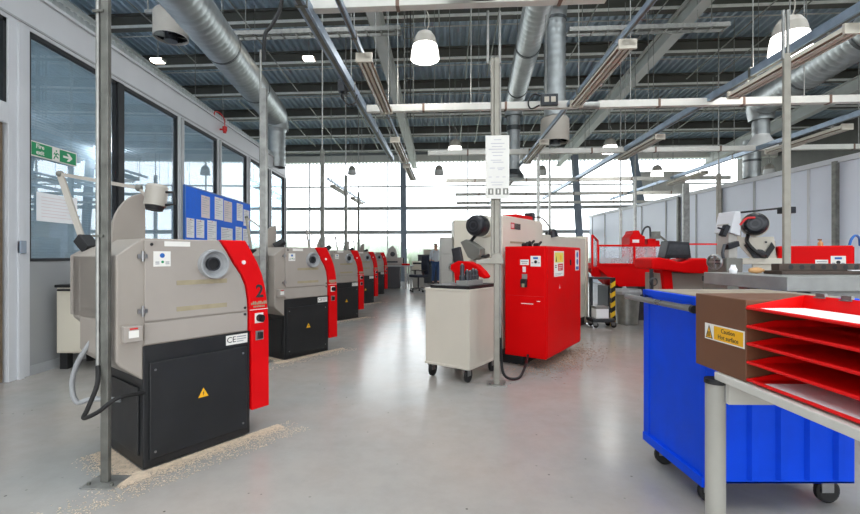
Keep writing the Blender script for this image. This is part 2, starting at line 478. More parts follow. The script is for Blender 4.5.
# panel wall on the far side of the machines
ZW = 3.09
g = G().box(XR, XR+.1, -2, 21.2, 0, ZW); struct('wall_right', g, 'wall_paint')
g = G().box(XR-.05, XR+.14, -2, 21.2, ZW-.03, ZW+.07); struct('trim_90', g, 'frame_white')
for k, y in enumerate([9.25,10.75,13.0,14.6,16.2,17.8,19.4,20.8]):
    g = G().box(XR-.02, XR+.01, y-.03, y+.03, 0, ZW-.03); struct('trim_%d' % (91+k), g, 'frame_grey' if k else 'frame_white')
for k, y in enumerate([8.6,11.9,13.8]):
    g = G().box(XR-.10, XR-.02, y-.04, y+.04, 0, ZW); struct('trim_%d' % (101+k), g, 'galv_dark')

# ---- glazed partition
def lw(y0, y1, z0, z1, x0=XL-.09, x1=XL): return G().box(x0, x1, y0, y1, z0, z1)
ZG0, ZG1, ZH = 1.22, 3.59, 3.98
panes = [(3.2,4.33),(4.57,5.92),(6.03,7.40),(7.58,8.84),(9.02,10.36),(10.56,11.9),(12.05,13.25)]
struct('wall_left', lw(-3, 2.0, 0, ZH), 'frame_white')
g = lw(2.0,13.4,ZG1,ZH); struct('trim_110', g, 'frame_white', bev=.008)
g = G().box(XL-.02, XL+.012, 2.0, 13.4, ZG1+.04, ZG1+.06); struct('trim_111', g, 'frame_grey')
g = G().box(XL-.12, XL+.03, -3, 13.42, ZH, ZH+.035); struct('trim_112', g, 'frame_white')
# ribbed translucent strip on the header
g = G()
y = 2.0
while y < 13.4:
    g.box(XL-.09, XL-.03, y, y+.05, ZH+.035, ZH+.15); g.box(XL-.085, XL-.035, y+.05, y+.10, ZH+.035, ZH+.135); y += .10
struct('trim_113', g, 'duct')
posts = [(4.33,4.57),(5.92,6.03),(7.40,7.58),(8.84,9.02),(10.36,10.56),(11.9,12.05),(13.25,13.4)]
for k, (a, b) in enumerate(posts):
    g = lw(a, b, 0, ZG1, XL-.09, XL+.01); struct('trim_%d' % (114+k), g, 'frame_white' if k != 1 else 'dark_gasket', bev=.005)
    if k >= 2 or k == 0: struct('trim_%d' % (121+k), G().box(XL+.011, XL+.035, (a+b)/2-.03, (a+b)/2+.03, 0, ZG1), 'frame_grey' if k else 'frame_white')
for k, (a, b) in enumerate(panes):
    if k == 0:
        g = lw(a, b, 2.75, ZG1, XL-.05, XL-.042)
    else:
        g = lw(a, b, ZG0, ZG1, XL-.05, XL-.042)
        struct('wall_left_panel', lw(a, b, 0, ZG0-.03), 'panel_grey', bev=.006)
        struct('trim_%d' % (130+k), lw(a, b, ZG0-.03, ZG0, XL-.09, XL+.006), 'dark_gasket')
    struct('window_%d' % (20+k), g, 'partition_glass')
    z0 = 2.75 if k == 0 else ZG0
    g = G().box(XL-.06, XL-.01, a, a+.035, z0, ZG1); g.box(XL-.06, XL-.01, b-.035, b, z0, ZG1); g.box(XL-.06, XL-.01, a, b, ZG1-.045, ZG1)
    struct('window_frame', g, 'dark_gasket')
# venetian blinds behind the first three panes
for k in (0,1,2,3,4):
    a, b = panes[k]; g = G(); z = (2.8 if k == 0 else ZG0+.02)
    while z < ZG1-.04:
        g.fbox((XL-.115, (a+b)/2, z), (0,1,0), (.5,0,.86), b-a-.02, .023, .0012); z += .030 if k < 2 else .034
    for yy in (a+.2, b-.2): g.tube([(XL-.115,yy,2.8 if k == 0 else ZG0),(XL-.115,yy,ZG1)], .002, 4)
    tag(link('venetian_blind', g.mesh('venetian_blind'), 'blind'), ['grey slatted blind above the door beside the fire exit sign',
        'grey slatted blind behind the pane that carries the fire exit sign', 'grey slatted blind behind the pane next to the first, above the nearest lathe',
        'grey slatted blind behind the pane at the near end of the blue noticeboard', 'grey slatted blind behind the pane at the far half of the blue noticeboard'][k], 'blind')
# lower rail and skirting
struct('baseboard_left', G().box(XL, XL+.012, 4.57, 13.4, 0, .10), 'frame_grey')
# door in the partition with its frame
struct('trim_140', lw(3.2,4.33,2.55,2.75, XL-.09, XL+.01), 'frame_white')
struct('wall_left_end', lw(2.0,3.2,0,ZG1), 'frame_white')
d = struct('door_1', lw(3.24,4.30,.01,2.55, XL-.07, XL-.02), 'door_wood')
g = G().box(XL-.019, XL+.004, 4.12, 4.16, 1.0, 1.45); g.cyl((XL-.02,4.14,1.03),(XL+.05,4.14,1.03),.012); struct('door_handle', g, 'steel', d)
g = G().box(XL+.012, XL+.05, 4.42, 4.49, 1.27, 1.40)
solo('door_entry_reader', g, 'steel_column', 'small blue-grey entry reader on the white post by the wooden door', 'card reader', bev=.006)
# end return of the partition
struct('wall_left_return', G().box(XL-4.9, XL-.09, 13.25, 13.4, 0, ZG0), 'panel_grey')
struct('trim_141', G().box(XL-4.9, XL-.09, 13.25, 13.4, ZG1, ZH), 'frame_white')
for k, x in enumerate((-5.3,-6.6,-7.9)): struct('trim_%d' % (142+k), G().box(x-.05, x+.05, 13.25, 13.4, ZG0, ZG1), 'frame_white')
struct('window_30', G().box(XL-4.9, XL-.09, 13.32, 13.328, ZG0, ZG1), 'partition_glass')
# room behind the glass
struct('wall_office', G().box(-8.2, -8.1, -3, 13.2, 0, ZH), 'room_wall')
struct('ceiling_office', G().box(-8.1, XL-.1, -3, 13.25, ZH-.06, ZH), 'wall_paint')
for k, y in enumerate((5.0,8.0,11.0)):  # added lamps that brighten the office behind the glass
    t = thing('added_downlight', 'small added office downlight behind the glass partition, %s from the door' % ['first','second','third'][k], 'fill light', (-7.75,y,ZH-.10))
    part('rim', G().revolve([(.05,0),(.08,0),(.08,.04)], (0,0,0), Zax, 20), 'frame_white', t)
    part('bulb', G().revolve([(0,.02),(.05,.02)], (0,0,0), Zax, 16), 'fill_glow', t)
    L_ = bpy.data.lights.new('office_fill_light', 'POINT'); L_.energy = 110; L_.shadow_soft_size = .1
    lo = bpy.data.objects.new('office_fill_light', L_); COL.objects.link(lo); lo.parent = t; lo.location = (0,0,-.1)
for (x, y, s) in ((-7.0,6.5,'first'),(-6.6,9.8,'second')):
    t = thing('desk', 'plain office desk behind the glass partition, the %s from the door' % s, 'desk', (x,y,0))
    part('desk_top', G().box(-.4,.4,-.8,.8,.71,.74), 'cream', t)
    for a in (-.36,.36):
        for b in (-.75,.75): part('leg', G().box(a-.025,a+.025,b-.025,b+.025,0,.71), 'galv_dark', t)

# fire exit sign on the first pane
t = thing('exit_sign', 'green fire exit sign with white running man and arrow on the glass partition', 'sign', (XL-.02, 4.60, 0))
ys0, ys1, zs0, zs1 = .0, .62, 2.30, 2.46
part('sign_border', G().box(0,.008,ys0,ys1,zs0,zs1+.0), 'sticker_white', t)
part('sign_face', G().box(.008,.010,ys0+.012,ys1-.012,zs0+.012,zs1-.012), 'sign_green', t)
zc = (zs0+zs1)/2
text('lettering', 'Fire', .066, (.0105, .115, zc+.033), (0,1,0), Zax, 'sticker_white', t, .0008, bold=.0015)
text('lettering', 'exit', .066, (.0105, .115, zc-.030), (0,1,0), Zax, 'sticker_white', t, .0008, bold=.0015)
part('pictogram_doorway', G().box(.010,.0108,.27,.37,zs0+.012,zs1-.012), 'sticker_white', t)
g = G()
for poly in ([(.318,zc+.028),(.333,zc+.028),(.337,zc+.048),(.318,zc+.048)], [(.30,zc-.006),(.335,zc+.022),(.345,zc+.012),(.318,zc-.02)],
             [(.318,zc-.02),(.30,zc-.02),(.285,zc-.056),(.298,zc-.056)], [(.315,zc-.02),(.33,zc-.012),(.355,zc-.03),(.35,zc-.045)], [(.345,zc+.02),(.365,zc+.0),(.358,zc-.006),(.335,zc+.012)], [(.30,zc+.02),(.285,zc-.005),(.293,zc-.008),(.315,zc+.016)]):
    g.prism(poly, (.0108,0,0), (0,1,0), Zax, (1,0,0), .0006)
part('pictogram_runner', g, 'sign_green', t)
g = G().prism([(.42,zc-.012),(.50,zc-.012),(.47,zc-.045),(.505,zc-.045),(.555,zc),(.505,zc+.045),(.47,zc+.045),(.50,zc+.012),(.42,zc+.012)], (.010,0,0), (0,1,0), Zax, (1,0,0), .001)
part('arrow', g, 'sticker_white', t)
# sheet taped to the first pane
t = thing('paper_notice', 'white paper notice taped to the glass under the fire exit sign', 'notice', (XL-.03, 4.69, 1.62))
part('sheet', G().box(0,.003,0,.56,0,.31), 'paper', t)
g = G()
for k in range(7): g.box(.003,.0036,.06,.50-.05*(k%3),.26-.035*k,.267-.035*k)
part('lettering', g, 'paper_pink', t)

# noticeboard with its papers
t = thing('noticeboard', 'blue felt noticeboard fixed across the glass partition above the lathes', 'noticeboard', (XL+.04, 7.5, 1.25))
bw, bh = 2.86, 1.19
part('board', G().box(0,.025,0,bw,0,bh), 'blue_board', t)
g = G().box(0,.032,-.02,0,-.02,bh+.02).box(0,.032,bw,bw+.02,-.02,bh+.02).box(0,.032,0,bw,bh,bh+.02).box(0,.032,0,bw,-.02,0)
part('frame', g, 'sign_blue', t)
names = ['first','second','third','fourth','fifth','sixth','seventh','eighth']
def sheet(y, z, wd, hh, row, i, m='paper'):
    t2 = thing('paper_sheet', 'white sheet in the %s row of the blue noticeboard, %s from the exit sign' % (row, names[i]), 'paper', (XL+.066, y, z))
    part('sheet', G().box(0,.002,0,wd,0,hh), m, t2)
    g = G()
    for q in range(8):
        g.box(.002,.0025,.03,wd*(.9-.2*((q*7+i)%3)),hh*(.88-.1*q),hh*(.88-.1*q)+.010)
    part('lettering', g, 'ink_faint', t2)
    part('pin', G().ball((.006,wd/2,hh-.02),.008,8,5), 'sign_red', t2)
for i, (y0_, y1_, z0_, z1_, m) in enumerate(((8.05,8.38,1.95,2.36,'paper_pink'),(8.58,8.95,1.96,2.40,'paper'),(8.99,9.37,1.95,2.38,'paper_pink'),(9.62,9.95,2.02,2.40,'paper'),(9.99,10.33,1.93,2.30,'paper'))):
    sheet(y0_, z0_, y1_-y0_, z1_-z0_, 'upper', i, m)
for i, (y0_, y1_, z0_, z1_, m) in enumerate(((7.54,7.80,1.56,1.90,'paper'),(7.87,8.16,1.57,1.90,'paper'),(8.28,8.66,1.50,1.92,'paper'),(8.86,9.40,1.48,1.82,'paper'),(9.56,9.90,1.48,1.88,'paper'),(9.96,10.30,1.48,1.86,'paper'))):
    sheet(y0_, z0_, y1_-y0_, z1_-z0_, 'middle', i, m)
for i, (y0_, y1_, z0_, z1_, m) in enumerate(((7.62,8.05,1.27,1.52,'paper'),(8.3,8.7,1.27,1.46,'paper'),(8.9,9.3,1.27,1.44,'paper'))):
    sheet(y0_, z0_, y1_-y0_, z1_-z0_, 'lowest', i, m)
# red alarm sounder on the header
t = thing('alarm_sounder', 'red fire alarm sounder hanging from a red cable over the glass partition', 'alarm', (XL+.10, 8.95, 3.78))
part('sounder_body', G().cyl((0,0,0),(0,0,.09),.045,16).cyl((0,0,-.04),(0,0,0),.032,16), 'fire_red', t)
part('bracket', G().box(-.10,0,-.012,.012,.02,.05), 'fire_red', t)
part('cable', G().tube(smooth_path([(0,0,.1),(-.01,0,.24),(-.05,-.12,.33),(-.07,-.28,.30),(-.08,-.30,.20)]),.010,8), 'fire_red', t)

# cream drawer cabinet in the corner
t = thing('drawer_cabinet', 'cream metal cabinet on black feet against the wall behind the nearest lathe', 'cabinet', (-3.97,4.82,0))
part('carcass', G().box(0,.7,0,.5,.18,.90), 'cream', t, .006)
part('cabinet_top', G().box(-.01,.71,-.02,.51,.90,.93), 'black', t, .004)
part('door', G().box(.02,.68,-.014,-.001,.2,.84), 'cream', t, .003)
part('handle', G().cyl((.05,-.045,.875),(.65,-.045,.875),.012).box(.06,.08,-.045,0,.865,.885).box(.62,.64,-.045,0,.865,.885), 'black', t)
for a in (.06,.64):
    for b in (.06,.44): part('foot', G().box(a-.04,a+.04,b-.04,b+.04,0,.18), 'black', t)
# ------------------------------------------------------------------ row of lathes seen from the headstock end
def lathe_frame(px, py): pass
A1 = math.radians(52.5)
def make_lathe(x, y, label, first=False, lamp_up=False, tip=None):
    t = thing('lathe', label, 'lathe', (x,y,0), A1, 'row of grey and red lathes by the glass partition')
    Mx = Matrix.Translation((x,y,0)) @ Matrix.Rotation(A1, 4, 'Z'); Mi = Mx.inverted()
    def L(px, py, Y): return Mi @ WP(px, py, Y)
    X, Zv, Yv = (1,0,0), (0,0,1), (0,1,0)
    # plinths
    b = part('base_cabinet', G().box(0,.675,0,.56,.012,.725), 'base_black', t, .006)
    part('base_panel', G().box(.03,.645,-.014,-.001,.06,.625), 'base_black', b, .006)
    for a in (.06,.615):
        for z in (.10,.58): part('panel_screw', G().cyl((a,-.014,z),(a,-.018,z),.007,8), 'steel', b)
    part('side_panel', G().box(-.010,-.001,.05,.50,.08,.48), 'base_black', b, .004)
    part('rear_cabinet', G().box(.06,.60,.57,.80,.012,.60), 'base_black', t, .006)
    tr = part('hazard_label', G().prism([(.31,.35),(.375,.35),(.3425,.408)], (0,-.014,0), X, Zv, (0,-1,0), .0015), 'yellow', b)
    part('pictogram', G().prism([(.34,.358),(.348,.376),(.343,.376),(.347,.392),(.336,.374),(.341,.374)], (0,-.0155,0), X, Zv, (0,-1,0), .0008), 'ink_dark', tr)
    # headstock casing: outline in the end view
    curve = [(.455,1.35),(.505,1.277),(.545,1.206),(.605,1.12),(.638,1.046),(.655,.95),(.66,.87),(.66,.725)]
    body = [(.0,.53),(-.12,.63),(-.135,.66),(-.135,1.25),(0,1.35)] + curve + [(.0,.725)]
    part('headstock_casing', G().prism(body, (0,0,0), X, Zv, Yv, .62), 'lathe_grey', t, .008)
    part('bed_casing', G().prism([(.0,.70),(-.135,.85),(-.135,1.25),(-.06,1.30),(.35,1.30),(.35,.70)], (0,.62,0), X, Zv, Yv, .14), 'lathe_grey', t, .006)
    part('rear_splash_guard', G().prism([(-.02,.83),(-.135,.86),(-.135,1.25),(-.05,1.305),(-.02,1.305)], (0,.20,0), X, Zv, Yv, .62), 'lathe_cover', t, .006)
    part('bed', G().box(.06,.44,.56,.86,.66,.98), 'lathe_grey', t, .008)
    part('chip_tray', G().box(.0,.72,.6,.88,.60,.66), 'base_black', t, .004)
    part('carriage', G().box(.10,.60,.70,.86,.96,1.12), 'lathe_grey', t, .008)
    # end cover door with seams, hinges, screws
    dr = part('end_cover', G().prism([(.004,.868),(.004,1.338)] + [(u-.012,z) for u, z in curve[:1]] + [(u-.012,z) for u, z in curve[1:6]] + [(.646,.868)], (0,0,0), X, Zv, (0,-1,0), .012), 'lathe_cover', t, .004)
    part('lower_cover', G().box(.004,.65,-.010,0,.735,.858), 'lathe_cover', t, .003)
    for z in (.93,1.245):
        hg = part('hinge', G().cyl((-.006,-.016,z-.03),(-.006,-.016,z+.03),.008,8).box(-.03,.02,-.014,-.001,z-.012,z+.012), 'steel', t)
    for u, z in ((.63,.89),(.63,.845),(.04,1.315)): part('cover_screw', G().cyl((u,-.010,z),(u,-.017,z),.009,8), 'base_black', t)
    for z in (1.085,.925):
        part('tape_strip', G().box(.18,.50,-.0135,-.012,z-.016,z+.012), 'tape', dr)
    # red curved end strip
    outer = [(.63,1.352),(.676,1.28),(.722,1.20),(.758,1.118),(.784,1.02),(.80,.92),(.812,.78),(.815,.17)]
    red = [(.455,1.352)] + [(u+.001,z) for u, z in curve[1:]] + [(.678,.725),(.678,.17)] + outer[::-1]
    r = part('end_strip', G().prism(red, (0,-.02,0), X, Zv, Yv, .40), 'lathe_red', t, .006)
    part('seam', G().box(.662,.806,-.0215,-.02,.868,.873), 'paper_pink', r)
    part('emblem_button', G().cyl((.615,-.02,1.203),(.615,-.026,1.203),.014,14), 'paper_pink', r)
    # small worn maker's lettering, not readable in the photo
    g = G()
    for q in range(9):
        if first: g.box(.672+.014*q,.682+.014*q,-.0215,-.02,.905,.928 if q%3 else .92)
        else: g.box(.672+.014*q,.684+.014*q,-.0215,-.02,.90,.93)
    for q in range(7): g.box(.69+.013*q,.699+.013*q,-.0215,-.02,.885,.897)
    part('lettering', g, 'tape', r)
    k = part('isolator_plate', G().box(.70,.765,-.024,-.02,.775,.845), 'sticker_white', r)
    part('isolator_knob', G().cyl((.735,-.024,.81),(.735,-.055,.81),.026,14).box(.728,.742,-.07,-.05,.785,.835), 'black', k)
    k = part('start_switch_plate', G().box(.705,.765,-.026,-.02,.655,.72), 'galv', r)
    part('start_switch', G().box(.72,.75,-.045,-.026,.665,.71), 'black', k)
    if first:
        text('number', '2', .125, (.738,-.0212,.995), X, Zv, 'ink_dark', r, .0008, bold=.003)
    # spindle bore
    sp = part('spindle_ring', G().revolve([(.0,.0),(.04,.0),(.045,.0),(.066,.006),(.078,.03),(.082,.045),(.092,.045),(.094,.0)], (.40,-.012,1.195), (0,-1,0), 28), 'hose_grey', t)
    part('bore', G().revolve([(.0,.008),(.038,.008)], (.40,-.014,1.195), (0,-1,0), 20), 'black', sp)
    part('bore_tube', G().revolve([(.036,.0),(.036,.022),(.044,.022),(.044,.0)], (.40,-.014,1.195), (0,-1,0), 20), 'dark_steel', sp)
    # stickers
    s = part('sticker', G().box(.05,.145,-.0138,-.012,1.185,1.275), 'sticker_white', dr)
    g = G(); g.revolve([(.0,.0),(.014,.0)], (.098,-.0142,1.25), (0,-1,0), 16); part('oval_mark', g, 'sign_blue', s)
    part('round_mark', G().revolve([(.0,.0),(.008,.0)], (.10,-.0142,1.212), (0,-1,0), 12), 'sign_green', s)
    for u0, u1 in ((.06,.082),(.116,.138)): part('lettering', G().box(u0,u1,-.0143,-.0138,1.208,1.214).box(u0,u1,-.0143,-.0138,1.198,1.203), 'ink', s)
    part('name_strip', G().box(.11,.26,-.0138,-.012,1.305,1.335), 'sticker_white', dr)
    s = part('rating_plate', G().box(.50,.655,-.0025,-.0005,.648,.712), 'sticker_white', t)
    text('lettering', 'CE', .055, (.537,-.003,.68), X, Zv, 'ink_dark', s, .0006)
    part('lettering', G().box(.575,.645,-.0032,-.0025,.693,.70).box(.575,.645,-.0032,-.0025,.678,.684).box(.575,.625,-.0032,-.0025,.663,.668), 'ink', s)
    # small isolator box on the edge
    bx = part('switch_box', G().box(-.112,-.018,-.05,0,.765,.855), 'lathe_cover', t, .005)
    part('switch_label', G().box(-.09,-.04,-.052,-.05,.79,.83), 'sticker_white', bx)
    part('warning_stripe', G().box(-.085,-.045,-.052,-.05,.836,.845), 'sign_red', bx)
    # raised chuck guard
    rx, rz_ = (.20,.30) if lamp_up else (.20,.27)
    fan = [(.165,1.33)] + [(.165-rx*math.cos(math.radians(a)), 1.36+rz_*math.sin(math.radians(a))) for a in range(20, 91, 10)][::-1] + [(-.03,1.33)]
    part('chuck_guard', G().prism(fan, (0,.40,0), X, Zv, Yv, .03), 'lathe_grey', t, .006)
    part('chuck_guard_arm', G().bar((.1,.42,1.28),(.1,.42,1.36),.03), 'galv_dark', t)
    # work lamp
    lp = 'lamp_grey'
    if lamp_up:
        p0, p1, p2 = L(82,238,2.95), L(60,174,2.92), L(139,188,2.78)
        hd = L(156,197,2.75)
        base_top = L(86,243,2.95)
        part('lamp_base', G().bar(L(92,250,2.93), L(82,238,2.95), .09, .07), 'black', t, .006)
        arm = part('lamp_arm', G().bar(p0, p1, .022, .034).bar(p1, p2, .016, .022), lp, t)
        [part('lamp_joint', G().ball(q_,.023,10,6), 'galv_dark', arm) for q_ in (p0,p1,p2)]
        head = part('lamp_shade', G().revolve([(.0,.075),(.055,.075),(.062,.06),(.063,-.05),(.066,-.055),(.058,-.058),(.056,-.03),(.0,-.03)], hd, (0.12,0,1), 22), lp, t)
        g = G().revolve([(.06,-.05),(.05,-.085),(.0,-.088)], hd, (.12,0,1), 8); part('lamp_lens', g, 'black', head)
        e = Mi.to_3x3() @ Vector((1,0,0))
        h0 = hd + e*.06; part('lamp_handle', G().tube([h0+Vector((0,0,.03)), h0+e*.05+Vector((0,0,.03)), h0+e*.055+Vector((0,0,-.045)), h0+Vector((0,0,-.05))], .009, 8), 'black', head)
        part('lamp_neck', G().bar(p2, hd+(-e)*.06, .014), lp, head)
    else:
        p0 = Vector((-.09,.55,1.31)); p1 = p0+Vector((-.02,.08,.42)); p2 = p0+Vector((.22,-.10,.20)); hd = p2+Vector((.03,-.12,-.12))
        if tip: p1 = p1 + Vector(tip)
        part('lamp_base', G().box(-.13,-.05,.50,.60,1.27,1.33), 'black', t, .006)
        arm = part('lamp_arm', G().bar(p0, p1, .02, .03).bar(p1, p2, .014, .02), lp, t)
        [part('lamp_joint', G().ball(q_,.021,10,6), 'galv_dark', arm) for q_ in (p0,p1,p2)]
        part('lamp_shade', G().revolve([(.0,.08),(.035,.075),(.045,.05),(.055,-.06),(.05,-.06),(.0,-.04)], hd, (.5,-.5,.5), 18), 'black', t)
    # hose from the rear guard
    return t

spots = [(-1.593,2.54),(-1.60,5.23),(-1.62,8.25),(-1.60,11.1),(-1.53,13.7)]
labs = ['nearest grey lathe with red curved end strip numbered two and a raised work lamp',
        'second grey and red lathe of the row, standing right behind the one numbered two',
        'third grey and red lathe of the row, between the second lathe and the fourth',
        'fourth grey and red lathe of the row, last but one before the back desk',
        'farthest grey and red lathe of the row, nearest the desk at the glazed end']
make_lathe(*spots[0], labs[0], True, True)
lt = make_lathe(*spots[1], labs[1])
for i in (2,3,4):
    c = copy_tree(lt); c.location = (*spots[i], 0); c['label'] = labs[i]
c1, s1 = math.cos(A1), math.sin(A1)
def lat(i, a, b, z=0): return Vector((spots[i][0] + c1*a - s1*b, spots[i][1] + s1*a + c1*b, z))

# swarf on the floor round the lathes
def chips(i, n, label, reach):
    g = G()
    for k in range(n):
        u = random.random()
        if u < .55: a, b = random.uniform(-.15,.9), -abs(random.gauss(0, reach))-.0
        elif u < .9: a, b = max(-.22, -abs(random.gauss(0, reach*1.2))), random.uniform(-.1,.5)
        else: a, b = random.uniform(-.5,1.0), random.uniform(-.4,.0)
        b = max(b, -.17 - .1*random.random()); p = lat(i, a, b, .0); s = random.uniform(.002,.0065); q = random.uniform(0,6.28)
        g.fbox((p.x,p.y,.004), (math.cos(q),math.sin(q),random.uniform(-.25,.25)), (-math.sin(q),math.cos(q),random.uniform(-.25,.25)), s*1.6, s*.7, .002)
    tag(link('swarf', g.mesh('swarf'), 'chips'), label, 'shavings', kind='stuff')
chips(0, 11000, 'pale shavings strewn round the foot of the nearest lathe', .06)
chips(1, 5000, 'pale shavings strewn round the foot of the second lathe', .06)
chips(2, 3000, 'pale shavings strewn round the foot of the third lathe', .06)
chips(3, 2000, 'pale shavings strewn round the foot of the fourth lathe', .06)

# ------------------------------------------------------------------ service posts
def post(x, y, label, near=False, dep=.03, sign=False, top=3.2, pipes=((.0,.0),), wdt=.058, lean=0.0, plate=True, zbot=0.0, mm='galv', upto=6.0, group='service posts'):
    t = thing('service_post', label, 'post', (x,y,0), RA, group)
    part('post_channel', G().box(-wdt/2,wdt/2,-dep,dep,zbot+.008,top), mm, t, .004)
    if plate:
        part('base_plate', G().box(-.09,.09,-.075,.075,0,.008), 'galv', t, .002)
        for a in (-.065,.065): part('anchor_bolt', G().cyl((a,-.04,.008),(a,-.04,.022),.009,6), 'galv_dark', t)
    for a, b in pipes:
        part('conduit', G().tube([(a,b,top-.05),(a,b,upto)], .014, 8), 'galv', t)
    return t
zr = lambda y: roof_z(y)
p1 = post(-1.722,2.42,'galvanised service post with base plate in front of the nearest lathe', dep=.014, wdt=.044, upto=3.7, pipes=(), top=3.66, mm='galv_dark')
part('conduit', G().tube([(-.045,.0,.63),(-.045,.0,3.66)], .012, 10), 'galv', p1)
part('conduit', G().tube([(-.028,.01,.5),(-.028,.01,3.66)], .007, 8), 'black', p1)
g = G()
for z in (1.35,2.58): g.box(-.062,.0,-.022,-.0145,z,z+.014)
part('conduit_clip', g, 'galv_dark', p1)
ps = [(-1.81,5.15,'second lathe'),(-1.78,8.1,'third lathe'),(-1.78,10.7,'fourth lathe'),(-1.86,13.55,'farthest lathe')]
for x, y, s in ps:
    o = post(x, y, 'galvanised service post rising next to the %s of the row' % s, upto=3.66 if s[0] == 's' else zr(y)-.2, pipes=((-.045,.0),) if s[0] == 's' else ((0,0),), mm='galv' if s[0] == 's' else 'galv_dark', wdt=.058 if s[0] == 's' else .068)  # third post onward in darker galv: backlit shade put into the colour
    if s[0] == 's':
        part('conduit', G().tube([(-.045,0,.9),(-.045,0,3.2)], .015, 8), 'galv', o)
o = post(.753,4.27,'galvanised service post carrying the white notice board, beside the wheeled cart', top=3.16, pipes=((-.085,-.01),(.03,.0)), upto=3.62, mm='post_grey', wdt=.05)
part('post_channel', G().box(-.055,-.029,-.03,.03,1.20,3.16), 'post_grey', o, .004)
part('conduit', G().tube([(.037,.02,.45),(.037,.02,3.1)], .010, 8), 'galv', o)
part('post_bracket', G().prism([(-.20,0),(.06,0),(.06,.05),(.03,.10),(-.03,.10),(-.07,.05),(-.20,.035)], (0,-.031,1.17), (1,0,0), (0,0,1), (0,-1,0), .02), 'post_grey', o, .004)
# notice on that post
t = thing('notice_board', 'tall white notice with lines of small print tied to the galvanised post', 'notice', (.745,4.20,1.795), RA)
part('board', G().box(-.11,.115,-.006,.0,-.005,.60), 'sticker_white', t, .002)
def print_lines(rows):
    g = G()
    for z, a, b in rows: g.box(a,b,-.0068,-.006,z,z+.007)
    part('lettering', g, 'ink_faint', t)
print_lines(((.555,-.03,.04),(.52,-.06,.07),(.49,-.05,.05),(.465,-.08,.08),(.435,-.05,.06),(.405,-.04,.05)))
print_lines(((.36,-.06,.04),(.34,-.04,.06)))
print_lines(((.285,-.07,-.02),)); print_lines(((.285,0,.07),(.27,.01,.05)))
for q in (-.065,.005,.065): print_lines(((.20,q-.015,q+.015),))
print_lines(((.15,-.06,.06),(.125,-.05,.05)))
for a in (-.085,-.015,.055): 
    o = part('picture_square', G().box(a,a+.05,-.0075,-.006,.035,.095), 'galv_dark', t)
    part('picture_figure', G().box(a+.018,a+.034,-.0085,-.0075,.045,.085), 'sticker_white', o)
post(3.55,4.25,'wide galvanised service post standing behind the steel surface plate', top=3.20, pipes=((-.03,0),(.012,0)), upto=3.62, mm='post_grey', wdt=.062, dep=.016)
post(7.15,10.5,'galvanised service post next to the panel wall, nearer of the two there', mm='post_grey', upto=zr(10)-.4, wdt=.09)
post(7.25,11.95,'brown-grey service post next to the panel wall, farther of the two there', mm='galv', pipes=(), wdt=.17)
post(2.55,9.4,'thin service drop behind the red cabinet lathe in the middle', top=3.62, pipes=(), mm='galv', wdt=.06)
post(3.15,10.6,'thin service drop near the red splash guard lathe', top=3.2, mm='galv', upto=zr(10)-.4, wdt=.05)
post(5.65,11.5,'thin service drop in front of the far panel wall, beyond the splash guard', top=3.3, mm='galv', upto=zr(11)-.4, wdt=.055)
post(4.65,8.95+1.2,'thin grey service drop rising beyond the red splash guard lathe', top=2.3, mm='galv', upto=zr(10)-.4, wdt=.05)

# black power cable and grey hose at the nearest lathe
P = [WP(98,366,2.41), WP(97,385,2.37), WP(88,408,2.335), WP(84,418,2.33), WP(98,412,2.325), WP(118,398,2.36), lat(0,.0,-.012,.46)]
solo('power_cable', G().tube(smooth_path(P,8), .0115, 10), 'rubber', 'thick black power cable looping from the front post to the nearest lathe base', 'cable')
P = [lat(0,-.09,.42,.86), lat(0,-.10,.42,.78), WP(78,362,2.72), WP(72,385,2.72), WP(77,402,2.72), WP(92,399,2.75), lat(0,-.012,.30,.36)]
solo('grey_hose', G().tube(smooth_path(P,8), .015, 10), 'hose_grey', 'thin grey flexible hose hanging below the rear guard of the nearest lathe', 'hose')

